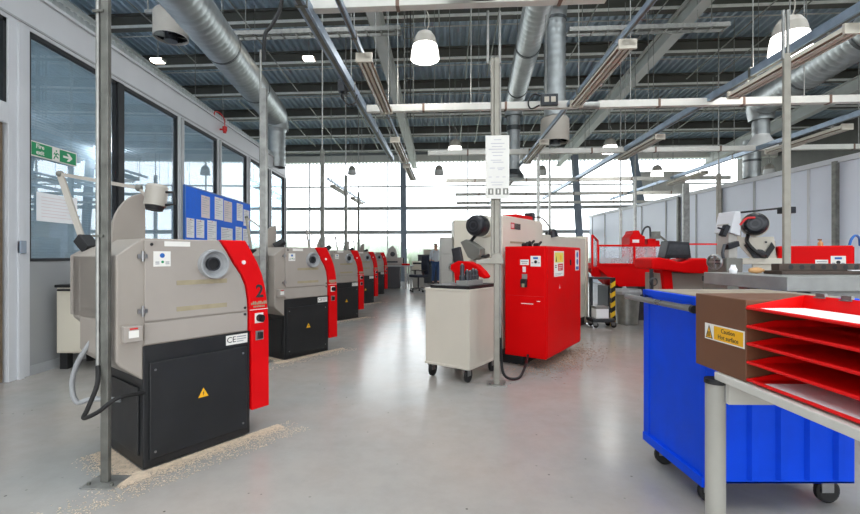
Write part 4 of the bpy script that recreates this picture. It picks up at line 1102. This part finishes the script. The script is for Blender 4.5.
# thin pipes that run along the roof with the hall, and rods
k = 0
for x in (-7.2,-6.0,-4.9,-3.2,-2.4,-1.9,-.2,.55,1.2,3.4,4.3,4.9,5.4,7.3,8.1,9.2,10.5):
    y0 = random.choice((8.6,9.2,10.0)); ln = random.uniform(2.2,5.5)
    for rep in range(2):
        ya_ = y0 + rep*6.2
        if ya_+ln > 21: continue
        z0, z1 = roof_z(ya_)-.05, roof_z(ya_+ln)-.05
        p = RF(x, ya_)
        solo('roof_conduit', G().tube([(0,0,z0),(0,ln,z1)], .016, 6), 'galv', 'thin grey conduit running along under the dark roof beams', 'conduit', (p.x,p.y,0), RA, 'thin conduits under the roof')
for x, y in ((-6.4,10.8),(-5.2,9.9),(-3.0,10.4),(-2.2,11.2),(-.3,10.2),(.7,9.9),(1.2,11.2),(3.6,10.1),(4.8,10.6),(5.4,9.9),(7.0,10.4),(-1.6,14.2),(.4,15.0),(4.4,14.0),(7.4,14.6),(2.2,16.2)):
    p = RF(x, y); zt = roof_z(y)+.3
    solo('hanging_wire', G().tube([(0,0,3.7+random.uniform(.2,1.4)),(0,0,zt)], .006, 5), 'galv', 'thin steel wire hanging straight down from the dark roof', 'wire', (p.x,p.y,0), 0, 'steel wires hanging from the roof')

# ------------------------------------------------------------------ light
pw = 1.0
E2 = RF(3, YB-.3)
light_area('sky_portal', (E2.x, E2.y+.9, 3.2), (math.radians(-90),0,RA), 26, 5.6, 1, portal=True)
light_area('sky_portal', (4, YF-.2, 3.1), (math.radians(90),0,0), 26, 5.0, 1, portal=True)
# ------------------------------------------------------------------ blue waste trolley
t = thing('waste_trolley', 'large blue steel waste trolley with a push bar beside the white table', 'trolley', (1.40,2.15,0))
bw, bd, z0, z1 = .73, .57, .135, 1.037
g = G().box(0,bw,0,.012,z0,z1).box(0,bw,bd-.012,bd,z0,z1).box(0,.012,.012,bd-.012,z0,z1).box(bw-.012,bw,.012,bd-.012,z0,z1).box(0,bw,0,bd,z0,z0+.012)
body = part('bin_body', g, 'blue_bin', t, .003)
g = G()
for a in (-.006,):
    g.box(a,.012,-.012,.035,z0-.02,z1); g.box(a,.012,bd-.05,bd+.012,z0-.02,z1)
    g.box(a,.012,0,bd,z1-.045,z1); g.box(a-.012,.012,0,bd,z0-.02,z0+.03)
part('corner_frame', g, 'blue_bin', body, .003)
for q in range(5):
    a = .09 + .14*q
    part('pressed_rib', G().prism([(a-.028,0),(a-.016,-.018),(a+.016,-.018),(a+.028,0)], (0,.0,z0+.02), (1,0,0), (0,1,0), Zax, z1-z0-.06), 'blue_bin', body)
part('rim', G().box(-.01,bw+.01,-.015,.015,z1-.03,z1+.004).box(-.01,bw+.01,bd-.015,bd+.015,z1-.03,z1+.004).box(bw-.015,bw+.01,0,bd,z1-.03,z1+.004).box(-.01,.015,0,bd,z1-.03,z1+.004), 'blue_bin', body, .003)
part('board_lid', G().box(.016,bw-.016,.016,bd-.016,z1-.06,z1+.006), 'scrap_top', t)
h = part('push_bar', G().cyl((-.075,-.02,.99),(-.075,.66,.99),.016,16), 'steel', t)
part('bar_cap', G().cyl((-.075,-.035,.99),(-.075,-.018,.99),.020,16), 'black', h)
part('bar_bracket', G().box(-.075,0,.10,.12,.98,1.0).box(-.075,0,.48,.50,.98,1.0), 'steel', h)
for a in (.06,bw-.08):
    for b in (.08,bd-.08): castor(t, a, b, .06, .135)
# ------------------------------------------------------------------ white table, sorter and trays
t = thing('work_table', 'white topped work table on round grey legs in the near corner', 'table', (1.175,.55,0), math.radians(-1.0))
part('table_top', G().box(0,1.1,0,1.235,.748,.78), 'table_white', t, .004)
part('apron', G().box(.03,1.05,1.19,1.21,.66,.748).box(.03,1.05,.07,.09,.66,.748).box(.55,.57,.09,1.19,.69,.748), 'table_white', t)
for a in (.012,1.05):
    for b in (.06,1.245):
        lg = part('leg', G().cyl((a,b,.0),(a,b,.735),.036,20), 'table_leg', t)
        part('leg_collar', G().cyl((a,b,.73),(a,b,.748),.040,20), 'black', lg)
t = thing('paper_sorter', 'dark brown wooden paper sorter with a hot surface caution label on the white table', 'sorter', (1.207,.62,.781))
X0 = .40
part('end_block', G().box(0,X0,1.005,1.30,0,.305), 'brown_box', t, .003)
part('top_board', G().box(.225,X0,0,1.005,.285,.305), 'brown_box', t, .002)
part('back_board', G().box(X0-.012,X0,0,1.005,0,.285), 'brown_box', t)
part('end_board', G().box(0.02,X0,0,.012,0,.285), 'brown_box', t)
part('base_board', G().box(.02,X0-.012,.012,1.005,0,.006), 'brown_box', t)
# caution label on the end block, reading towards -y
s = part('caution_label', G().box(-.0015,-.0002,1.01,1.235,.122,.187), 'sticker_white', t)
part('label_field', G().box(-.0022,-.0015,1.016,1.178,.127,.182), 'yellow', s)
tri = part('warning_triangle', G().prism([(1.23,.127),(1.186,.127),(1.208,.182)], (-.0015,0,0), (0,1,0), Zax, (-1,0,0), .0007), 'ink_dark', s)
part('triangle_field', G().prism([(1.225,.130),(1.191,.130),(1.208,.173)], (-.0022,0,0), (0,1,0), Zax, (-1,0,0), .0005), 'yellow', tri)
g = G()
for q in range(3): g.tube(smooth_path([(-.0032,1.2155-.0065*q,.134),(-.0032,1.2135-.0065*q,.141),(-.0032,1.2165-.0065*q,.148),(-.0032,1.2145-.0065*q,.155)],4),.0010,5)
part('heat_waves', g, 'ink_dark', tri)
text('lettering', 'Caution', .024, (-.0025,1.097,.167), (0,-1,0), Zax, 'ink_dark', s, .0003, bold=.0002)
text('lettering', 'Hot surface', .024, (-.0025,1.097,.142), (0,-1,0), Zax, 'ink_dark', s, .0003, bold=.0002)
# trays: thin red sheets that slide into the sorter from the aisle side
zs = [.008,.072,.140,.204]
ordn = ['lowest red sheet tray of the brown sorter, holding loose white paper','second red sheet tray up in the brown sorter','third red sheet tray up in the brown sorter','fourth red sheet tray up in the brown sorter, right under the topmost']
for z, l in zip(zs, ordn):
    tr = thing('letter_tray', l, 'tray', (1.207,.62,.781+z), 0, 'red trays of the brown sorter')
    part('tray_floor', G().box(.004,.37,.025,.995,0,.004), 'tray_red', tr)
    part('front_lip', G().tube([(.004,.02,.004),(.004,1.0,.004)], .006, 10), 'tray_red', tr)
    part('side_wall', G().prism([(.004,.0),(.37,.0),(.37,.028),(.10,.028),(.004,.010)], (0,.988,0), (1,0,0), Zax, (0,1,0), .006), 'tray_red', tr); part('side_wall', G().prism([(.004,.0),(.37,.0),(.37,.028),(.10,.028),(.004,.010)], (0,.026,0), (1,0,0), Zax, (0,1,0), .006), 'tray_red', tr)
    part('back_wall', G().box(.366,.37,.025,.995,.0,.034), 'tray_red', tr)
tr = thing('letter_tray', 'topmost red sheet tray of the brown sorter, with white paper and two metal clips', 'tray', (1.207,.62,.781+.272), 0, 'red trays of the brown sorter')
part('tray_floor', G().box(.0,.215,.01,1.0,0,.004), 'tray_red', tr)
part('front_lip', G().tube([(.002,.005,.004),(.002,1.0,.004)], .006, 10), 'tray_red', tr)
part('side_wall', G().prism([(0,0),(.215,0),(.215,.052),(.0,.012)], (0,.996,0), (1,0,0), Zax, (0,1,0), .004), 'tray_red', tr); part('side_wall', G().prism([(0,0),(.215,0),(.215,.052),(.0,.012)], (0,.01,0), (1,0,0), Zax, (0,1,0), .004), 'tray_red', tr)
part('back_wall', G().prism([(.200,.004),(.208,.004),(.213,.052),(.209,.052)], (0,.014,0), (1,0,0), Zax, (0,1,0), .982), 'tray_red', tr)
for y in (.93,.835,.30):
    solo('metal_clip', G().box(-.006,.004,-.018,.018,-.012,.005).box(-.016,-.006,-.016,.016,-.012,-.009), 'steel',
         {.93:'metal clip on the back edge of the topmost red tray, nearer the caution label',.835:'metal clip on the back edge of the topmost red tray, second from the caution label',.30:'metal clip at the near end of the topmost red tray'}[y], 'clip', (1.4185,.62+y,.781+.330))
def sheets(name, label, x0, x1, y0, y1, z, rz=0, n=2):
    t = thing(name, label, 'paper', (1.207+(x0+x1)/2, .62+(y0+y1)/2, z), rz)
    w_, d_ = x1-x0, y1-y0
    for k in range(n): part('sheet', G().fbox((.003*k,.004*k,.0012*k+.0006), (math.cos(.02*k),math.sin(.02*k),0), (-math.sin(.02*k),math.cos(.02*k),0), w_, d_, .0008), 'paper', t)
sheets('paper_sheets', 'white paper lying in the topmost red tray', .012,.190,.34,.965,.781+.2765)
sheets('paper_sheets', 'loose white paper in the lowest red tray', .012,.23,.40,.93,.781+.0135, math.radians(-1))
solo('red_folder', G().prism([(0,0),(.2,.02),(.22,.26),(.03,.30)], (0,0,0), (1,0,0), (0,1,0), Zax, .006), 'tray_red', 'crumpled red card lying on the paper in the lowest tray', 'folder', (1.222,.86,.7975), 0, None, .002)

# ------------------------------------------------------------------ steel surface plate on its stand
t = thing('surface_plate', 'heavy grey steel surface plate on a stand behind the blue trolley', 'surface plate', (2.51,3.0,0))
part('plate', G().box(0,1.25,0,.88,1.005,1.103), 'steel_plate', t, .004)
part('plate_rib', G().box(.25,1.19,.10,.80,.86,1.004), 'steel_plate', t, .004)
part('shelf', G().box(.04,1.2,.06,.84,.30,.34), 'dark_steel', t)
for a in (.09,1.13):
    for b in (.12,.76): part('leg', G().box(a-.04,a+.04,b-.04,b+.04,0,.86), 'dark_steel', t)
part('stand_rail', G().box(.05,.22,.06,.82,.86,.92), 'galv_dark', t)
solo('yellow_box', G().box(0,.12,0,.30,0,.07), 'pale_yellow', 'small flat yellow box tucked under the edge of the steel surface plate', 'box', (2.565,3.12,.921), 0, None, .004)
# perforated bar lying on it
t = thing('perforated_bar', 'rusty brown steel bar with a row of holes lying on the surface plate', 'bar', (2.80,3.42,1.104))
part('base_strip', G().box(-.03,.90,-.06,.12,0,.028), 'rust_brown', t, .003)
g = G().box(0,.88,0,.08,.028,.082)
part('bar', g, 'rust_brown', t, .003)
for q in range(9):
    part('hole', G().revolve([(0,0),(.020,0)], (.09+.085*q,-.0015,.056), (0,-1,0), 14), 'black', t)
part('scale_strip', G().box(.52,.86,-.045,-.01,.0285,.034), 'paper', t)
solo('wooden_handle', G().revolve([(0,0),(.016,.004),(.022,.03),(.026,.06),(.02,.09),(.011,.10),(.011,.11),(0,.11)], (0,0,.026), (1,-.15,0), 16), 'wood', 'small turned wooden handle lying on the surface plate', 'handle', (2.66,3.55,1.104))
solo('white_pot', G().revolve([(0,0),(.025,0),(.03,.03),(.02,.05),(.016,.07),(0,.07)], (0,0,0), Zax, 16), 'paper', 'small white pot standing on the surface plate beside the wooden handle', 'pot', (2.585,3.62,1.104))

# grey grinding machine head with handwheels behind the plate, left of the black motor
t = thing('grinder', 'narrow grey grinding machine with handwheel and dark levers behind the surface plate', 'grinder', (3.40,4.70,0), math.radians(8))
part('pedestal', G().box(-.12,.10,.0,.34,0,.96), 'belt_grey', t, .008)
part('table', G().box(-.13,.11,-.0,.34,.96,1.02), 'dark_steel', t, .006)
part('saddle', G().box(-.09,.11,.04,.30,1.02,1.22), 'belt_grey', t, .01)
part('column', G().box(-.01,.10,.10,.26,1.22,1.60), 'grey_cab', t, .008)
part('head_cover', G().prism([(-.03,1.50),(.10,1.46),(.10,1.73),(.03,1.73)], (0,.06,0), (1,0,0), Zax, (0,1,0), .22), 'frame_white', t, .006)
hw = part('handwheel', G().revolve([(.07,0),(.085,.008),(.085,.022),(.07,.03),(.07,0)], (-.17,.10,1.18), (-.95,-.3,0), 22), 'steel', t)
part('handwheel_spoke', G().bar((-.185,.095,1.105),(-.185,.095,1.255),.016).bar((-.165,.03,1.18),(-.205,.16,1.18),.016), 'steel', hw)
part('spindle', G().cyl((-.19,.09,1.18),(-.02,.15,1.18),.022,12), 'dark_steel', t)
part('lever', G().tube([(-.02,.12,1.36),(-.10,.06,1.36),(-.13,.05,1.28),(-.12,.05,1.22)],.016,8), 'dark_steel', t)
part('clamp', G().fbox((-.06,.1,1.52),(.5,0,1),(0,1,0),.13,.06,.05).bar((-.16,.08,1.55),(-.05,.1,1.53),.018), 'motor_black', t, .006)
part('clamp', G().fbox((.0,.07,1.36),(1,0,.3),(0,1,0),.14,.06,.06), 'motor_black', t, .006)
part('lamp_arm', G().tube([(.06,.15,1.70),(.12,.08,1.72),(.50,-.05,1.76)],.010,8), 'black', t)
part('lamp_shade', G().box(.48,.60,-.11,-.0,1.70,1.77), 'motor_black', t, .006)
part('red_lead', G().tube(smooth_path([(.09,.06,1.58),(.15,.04,1.65),(.24,.03,1.66)],5),.012,8), 'sign_red', t)

# ------------------------------------------------------------------ red lathe with splash guards
t = thing('splash_guard_lathe', 'red lathe with clear framed splash screens and a sloping red tray at the back', 'lathe', (3.5,8.35,0))
part('chip_tray', G().prism([(-.10,1.10),(1.22,1.10),(1.22,1.02),(.80,.66),(.30,.66),(-.10,1.0)], (0,0,0), (1,0,0), Zax, (0,1,0), .75), 'cabinet_red', t, .008)
for a in (.28,.86): part('pedestal', G().box(a-.14,a+.14,.12,.62,0,.66), 'dark_steel', t, .006)
f = part('screen_frame', G().box(-.12,1.25,-.02,.01,1.42,1.455).box(-.12,1.25,-.02,.01,1.06,1.10).box(.56,.60,-.022,.012,1.06,1.45).box(1.21,1.25,-.022,.012,1.0,1.45).box(-.12,-.085,-.022,.012,1.0,1.45), 'cabinet_red', t, .004)
for a, b in ((-.085,.56),(.60,1.21)): part('clear_screen', G().box(a,b,-.008,-.003,1.10,1.42), 'screen_glass', f)
f = part('side_frame', G().bar((-.34,-.32,1.62),(-.12,-.02,1.53),.03).bar((-.34,-.32,1.0),(-.12,-.02,1.03),.03).bar((-.34,-.32,1.0),(-.34,-.32,1.62),.03).bar((-.12,-.02,1.0),(-.12,-.02,1.54),.03), 'cabinet_red', t)
part('clear_screen', G().add([(-.34,-.32,1.0),(-.12,-.02,1.03),(-.12,-.02,1.53),(-.34,-.32,1.62)], [(0,1,2,3)]), 'screen_glass', f)
part('side_apron', G().bar((-.34,-.31,.97),(-.02,.10,.90),.02,.18), 'cabinet_red', t)
part('bed', G().box(-.05,1.2,.30,.60,1.05,1.2), 'grey_cab', t, .008)
hs = part('headstock', G().prism([(.62,1.10),(.62,1.60),(.68,1.68),(.70,1.74),(.80,1.74),(.84,1.66),(.92,1.62),(.92,1.10)], (0,.25,0), (1,0,0), Zax, (0,1,0), .35), 'cabinet_red', t, .008)
part('maker_badge', G().box(.67,.80,.243,.25,1.50,1.56), 'paper_pink', hs)
part('tool_turret', G().box(1.0,1.16,.3,.5,1.2,1.58).cyl((1.16,.4,1.5),(1.26,.4,1.5),.05,12), 'cabinet_red', t, .008)
part('coolant_pipe', G().tube(smooth_path([(.86,.3,1.60),(.92,.28,1.78),(1.02,.28,1.80),(1.04,.28,1.62)],6),.018,8), 'dark_steel', t)
part('fitting', G().box(1.08,1.22,.25,.4,1.58,1.72).bar((1.2,.3,1.66),(1.5,.3,1.42),.03), 'galv_dark', t)
# red hooded lathe with screen
t = thing('hooded_lathe', 'red hooded lathe with a curved swept cover beyond the blue trolley', 'lathe', (3.47,6.55,0))
part('hood', G().prism([(0,1.05),(.0,1.20),(.12,1.22),(.45,1.15),(.62,1.20),(.80,1.21),(.93,1.13),(1.02,1.0),(.85,.98),(.55,.985),(.28,1.02)], (0,0,0), (1,0,0), Zax, (0,1,0), .55), 'cabinet_red', t, .02)
part('support_leg', G().prism([(.30,.02),(.46,.02),(.42,.4),(.36,1.04),(.22,1.04),(.30,.4)], (0,.12,0), (1,0,0), Zax, (0,1,0), .25), 'cabinet_red', t, .008)
part('bed', G().box(.20,1.35,.20,.60,.62,.98), 'lathe_grey', t, .01)
for a in (.6,1.2): part('pedestal', G().box(a-.16,a+.16,.22,.58,0,.62), 'dark_steel', t, .006)
part('guard_frame', G().box(.75,1.35,.50,.53,1.42,1.445).box(.75,.775,.50,.53,1.2,1.42).box(1.325,1.35,.50,.53,.98,1.42), 'lathe_red', t)
part('hand_wheel', G().revolve([(.05,0),(.065,.01),(.05,.02),(.05,0)], (.0,-.03,.86), (0,-1,0), 16).bar((-.02,-.02,.70),(-.02,-.02,1.05),.04), 'dark_steel', t)
t = thing('display_unit', 'black boxy display unit standing on the red hooded lathe', 'display', (3.70,6.62,1.212))
part('casing', G().prism([(0,0),(.40,0),(.37,.24),(.06,.26)], (0,.0,0), (1,0,0), Zax, (0,1,0), .22), 'motor_black', t, .01)
part('front_panel', G().prism([(.03,.05),(.365,.05),(.345,.20),(.075,.21)], (0,-.004,0), (1,0,0), Zax, (0,1,0), .003), 'dark_steel', t)
part('foot', G().box(.04,.10,.02,.2,-.01,.0).box(.28,.36,.02,.2,-.01,.0), 'black', t)
# trolley, carton, hazard post, metal bin between the machines
t = thing('low_trolley', 'low dark trolley on castors behind the red cabinet lathe', 'trolley', (2.99,7.55,0))
part('deck', G().box(0,.38,0,.34,.10,.16), 'dark_steel', t, .006)
part('mast', G().box(.05,.10,.27,.32,.16,.84), 'dark_steel', t)
part('upper_tray', G().box(.04,.36,.04,.33,.84,.87), 'dark_steel', t, .004)
for a in (.05,.36):
    for b in (.05,.29): castor(t, a, b, .045, .10)
solo('hazard_post', G().box(-.035,.035,-.03,.03,.0,.86), 'hazard', 'yellow and black striped post standing before the grey metal bin', 'post', (3.425,7.78,0))
t = thing('carton', 'small white carton standing on the low dark trolley', 'carton', (3.06,7.6,.161))
part('box', G().box(0,.22,0,.22,0,.20), 'paper', t, .004); part('lid_flap', G().box(-.004,.224,-.004,.224,.165,.204), 'steel_plate', t)
t = thing('metal_bin', 'grey galvanised metal bin under the red splash tray', 'bin', (3.79,8.02,0))
part('bin_body', G().revolve([(0,.012),(.18,.012),(.22,.60),(.225,.62),(.21,.62),(.17,.05),(0,.05)], (0,0,0), Zax, 28), 'bin_metal', t)
part('bin_rim', G().revolve([(.215,.60),(.232,.605),(.232,.63),(.215,.635)], (0,0,0), Zax, 28), 'galv', t)
part('liner', G().revolve([(.15,.55),(.236,.64),(.25,.60),(.245,.55)], (0,0,0), Zax, 14, False), 'hose_grey', t)
solo('timber_plank', G().box(-.35,.35,-.07,.07,0,.05), 'wood', 'short timber plank on the floor beside the grey metal bin', 'plank', (4.45,7.7,0), .1)
# pale bottle on top of the cabinet by the wall, blue hose
t = thing('spray_bottle', 'small brown spray bottle standing on the red cabinet behind the surface plate', 'bottle', (4.36,4.78,1.354))
part('bottle', G().revolve([(0,0),(.024,0),(.024,.035),(.010,.05),(.010,.06),(0,.06)], (0,0,0), Zax, 14), 'wood', t)
part('cap', G().box(-.022,.010,-.009,.009,.06,.075), 'brown_box', t)
solo('blue_hose', G().tube(smooth_path([(4.52,4.62,1.36),(4.54,4.62,1.42),(4.60,4.64,1.46),(4.70,4.7,1.44),(4.76,4.75,1.36)],7),.012,8), 'sign_blue', 'thin blue air hose looping over the red cabinet behind the surface plate', 'hose')

# ------------------------------------------------------------------ tall cabinets behind the cart
t = thing('machine_cabinet', 'tall cream machine cabinet standing behind the wheeled cart', 'cabinet', (.79,10.0,0))
part('carcass', G().box(0,1.15,0,.7,.05,2.06), 'cream', t, .01)
part('door', G().box(.02,.56,-.016,-.001,.1,1.2).box(.58,1.13,-.016,-.001,.1,1.2), 'cream', t, .004)
part('upper_panel', G().box(.02,1.13,-.012,-.001,1.22,2.03), 'cream', t, .004)
part('plinth', G().box(.03,1.12,.03,.67,0,.05), 'black', t)
part('handle', G().box(.53,.55,-.04,-.016,.75,.95), 'steel', t)
t = thing('grey_cabinet', 'narrow pale grey cabinet standing next to the tall cream machine cabinet', 'cabinet', (.49,10.05,0))
part('carcass', G().box(0,.28,0,.6,.05,1.67), 'grey_cab', t, .008)
for k in range(3): part('drawer_front', G().box(.015,.265,-.014,-.001,.55+.37*k,.89+.37*k), 'grey_cab', t, .003)
part('lower_panel', G().box(.015,.265,-.014,-.001,.09,.52), 'grey_cab', t, .003)
part('plinth', G().box(.02,.26,.03,.58,0,.05), 'black', t)

# ------------------------------------------------------------------ far end: desk, chair, person, kit
t = thing('workbench', 'grey bench with a dark cupboard under it at the far end of the lathe row', 'bench', (-1.75,16.2,0))
part('bench_top', G().box(0,1.55,0,.8,.84,.88), 'desk_grey', t, .006)
part('cupboard', G().box(.1,1.05,.06,.75,.03,.83), 'desk_dark', t, .006)
for a in (1.25,1.45):
    for b in (.08,.72): part('leg', G().box(a-.03,a+.03,b-.03,b+.03,0,.84), 'galv', t)
t = thing('bench_machine', 'small white and grey bench machine on the far workbench', 'machine', (-1.35,16.5,.881))
part('base', G().box(0,.72,0,.4,0,.28), 'lathe_cover', t, .02)
part('head', G().prism([(.1,.28),(.55,.28),(.48,.62),(.35,.75),(.2,.62)], (0,.05,0), (1,0,0), Zax, (0,1,0), .25), 'grey_cab', t, .02)
part('wheel', G().revolve([(0,0),(.09,0),(.09,.04),(0,.05)], (.36,.04,.42), (0,-1,0), 16), 'dark_steel', t)
part('front_slot', G().box(.15,.55,-.01,0,.10,.16), 'dark_steel', t)
solo('red_tool', G().box(0,.3,0,.12,0,.07), 'lathe_red', 'small red tool lying on the far workbench', 'tool', (-.62,16.3,.881), .3, None, .02)
t = thing('storage_box', 'pale yellow storage box with a dark band beyond the workbench', 'box', (-.28,17.6,.0))
part('box', G().box(0,.5,0,.45,.66,1.02), 'cream', t, .01); part('band', G().box(.04,.46,-.01,0,.90,.97), 'ink_dark', t)
part('stand', G().box(.02,.48,.02,.43,0,.655), 'grey_cab', t)
t = thing('office_chair', 'dark navy office chair on castors in front of the person', 'chair', (-.02,15.2,0), math.radians(-60))
part('seat', G().prism([(-.25,-.25),(.25,-.25),(.27,0),(.24,.25),(-.24,.25),(-.27,0)], (0,0,.50), (1,0,0), (0,1,0), Zax, .09), 'chair_navy', t, .03)
part('backrest', G().prism([(-.22,.60),(.22,.60),(.25,.9),(.20,1.26),(-.20,1.26),(-.25,.9)], (0,.24,0), (1,0,0), Zax, (0,1,.0), .07), 'chair_navy', t, .03)
part('back_stem', G().bar((0,.2,.48),(0,.30,.72),.06,.03), 'black', t)
part('gas_column', G().cyl((0,0,.12),(0,0,.50),.03,12), 'dark_steel', t)
for k in range(5):
    an = math.radians(72*k); e = Vector((math.cos(an)*.30, math.sin(an)*.30, .09))
    lg = part('base_arm', G().bar((0,0,.13), e, .04, .03), 'black', t)
    part('castor', G().revolve([(0,-.02),(.035,-.02),(.035,.02),(0,.02)], (e.x,e.y,.035), (-math.sin(an),math.cos(an),0), 12).bar((e.x,e.y,.05),(e.x,e.y,.09),.02), 'black', lg)
for s_ in (-.27,.27): part('armrest', G().box(s_-.025,s_+.025,-.12,.18,.72,.75).box(s_-.015,s_+.015,.0,.05,.55,.72), 'black', t)
t = thing('control_desk', 'dark grey control desk with a pale box on top behind the person', 'desk', (-.05,20.2,0))
part('carcass', G().box(0,.95,0,.6,0,1.25), 'desk_dark', t, .01); part('top', G().box(-.02,.97,-.02,.62,1.25,1.29), 'desk_dark', t)
part('screen', G().box(.30,.75,.0,.03,.80,1.12), 'frame_grey', t)
solo('small_carton', G().box(0,.42,0,.3,0,.24), 'cream', 'small pale carton on top of the dark control desk', 'carton', (.2,20.3,1.291), 0, None, .01)
t = thing('far_bench', 'low grey bench with small kit standing along the end glazing', 'bench', (-2.9,19.2,0))
part('bench_top', G().box(0,2.5,0,.6,.82,.86), 'desk_grey', t)
for a in (.06,2.44):
    for b in (.06,.54): part('leg', G().box(a-.03,a+.03,b-.03,b+.03,0,.82), 'galv', t)
for q, (x, w_, h_, m) in enumerate(((.3,.25,.3,'grey_cab'),(.75,.3,.42,'frame_grey'),(1.5,.2,.5,'steel_column'),(1.95,.3,.3,'desk_dark'))):
    solo('instrument_case', G().box(0,w_,0,.25,0,h_), m, ['short pale grey instrument case on the far bench, first from the lathes','taller light grey instrument case on the far bench','slim blue-grey instrument case on the far bench','dark instrument case on the far bench nearest the person'][q], 'instrument', (-2.9+x,19.35,.861), 0, None, .01)

def skin_obj(name, verts, edges, rad, m, parent, sub=2, root=0):
    me = bpy.data.meshes.new(name); me.from_pydata([tuple(v) for v in verts], edges, []); 
    o = bpy.data.objects.new(name, me); COL.objects.link(o)
    sk = o.modifiers.new('skin', 'SKIN')
    for i, r in enumerate(rad):
        me.skin_vertices[0].data[i].radius = (r, r) if not isinstance(r, tuple) else r
    me.skin_vertices[0].data[root].use_root = True
    sb = o.modifiers.new('sub', 'SUBSURF'); sb.levels = sub; sb.render_levels = sub
    dg = bpy.context.evaluated_depsgraph_get(); dg.update()
    m2 = bpy.data.meshes.new_from_object(o.evaluated_get(dg)); m2.name = name
    bpy.data.objects.remove(o); m2.materials.clear()
    m2.polygons.foreach_set('use_smooth', [True]*len(m2.polygons))
    return link(name, m2, m, parent)
# person at the far end: standing, turned to the side, one arm reaching down to the chair
t = thing('person', 'person standing in a pale shirt and blue jeans by the dark chair', 'person', (.74,19.6,0), math.radians(20))
V = [(0,0,.96),(0,0,1.10),(0,.0,1.30),(0,-.01,1.46),(0,-.015,1.54),(0,-.03,1.62),(0,-.035,1.72),          # 0-6 spine, neck, head
     (-.10,0,.92),(-.11,-.02,.52),(-.12,.03,.09),(-.12,-.10,.04),                                           # 7-10 leg
     (.10,0,.92),(.12,-.01,.52),(.13,.05,.09),(.13,-.08,.04),                                              # 11-14 leg
     (-.19,0,1.43),(-.27,-.08,1.18),(-.36,-.28,1.06),(-.40,-.36,1.03),                                       # 15-18 arm
     (.19,0,1.43),(.25,.02,1.16),(.24,-.08,.92),(.24,-.11,.85)]                                             # 19-22 arm
Ed = [(0,1),(1,2),(2,3),(3,4),(4,5),(5,6),(0,7),(7,8),(8,9),(9,10),(0,11),(11,12),(12,13),(13,14),(3,15),(15,16),(16,17),(17,18),(3,19),(19,20),(20,21),(21,22)]
R_ = [.14,.135,.15,.12,.055,.085,.085,.088,.056,.040,.035,.088,.056,.040,.035,.06,.045,.033,.036,.06,.045,.033,.036]
def hand(base, d, side):
    global V, Ed, R_
    b0 = Vector(V[base]); d = Vector(d).normalized(); s = Vector(side).normalized(); n = d.cross(s)
    for k, (off, ln) in enumerate(((-.030,.070),(-.010,.080),(.010,.075),(.028,.058))):
        i = len(V); p = b0 + s*off + d*.03
        V += [tuple(p), tuple(p+d*ln*.55+n*.008), tuple(p+d*ln+n*.025)]; Ed += [(base,i),(i,i+1),(i+1,i+2)]; R_ += [.010,.009,.008]
    i = len(V); p = b0 - s*.035; V += [tuple(p), tuple(p - s*.02 + d*.045)]; Ed += [(base,i),(i,i+1)]; R_ += [.011,.009]
hand(18, (-.4,-.8,-.3), (.8,-.4,0)); hand(22, (0,-.3,-.9), (0,1,-.3))
skin_obj('body', V, Ed, R_, 'skin', t)
sv = [(0,0,.93),(0,0,1.10),(0,.0,1.30),(0,-.008,1.47),(-.19,0,1.43),(-.27,-.08,1.18),(-.35,-.26,1.07),(.19,0,1.43),(.25,.02,1.16),(.24,-.07,.95)]
skin_obj('shirt', sv, [(0,1),(1,2),(2,3),(3,4),(4,5),(5,6),(3,7),(7,8),(8,9)], [.165,.155,.172,.10,.078,.062,.05,.078,.062,.05], 'shirt', t)
tv = [(0,0,.97),(-.10,0,.90),(-.11,-.02,.52),(-.12,.03,.10),(.10,0,.90),(.12,-.01,.52),(.13,.05,.10)]
skin_obj('trousers', tv, [(0,1),(1,2),(2,3),(0,4),(4,5),(5,6)], [.155,.108,.076,.062,.108,.076,.062], 'jeans', t)
for a, b in ((-.12,.03),(.13,.05)):
    part('shoe', G().ball((a,b-.05,.04),.05,14,8,(.9,2.6,.8)), 'shoe', t)
part('hair', G().ball((0,-.015,1.745),.088,16,8,(.98,1.05,.62)), 'hair', t)
f = G()
part('face', G().ball((-.03,-.122,1.69),.012,8,6).ball((.03,-.122,1.69),.012,8,6), 'ink_dark', t)
part('nose', G().ball((0,-.130,1.665),.014,8,6,(.8,1.2,1.4)), 'skin', t)
part('mouth', G().ball((0,-.118,1.63),.02,8,6,(1.3,.5,.35)), 'paper_pink', t)
for a in (-.088,.088): part('ear', G().ball((a,-.02,1.67),.022,8,6,(.5,.8,1.3)), 'skin', t)
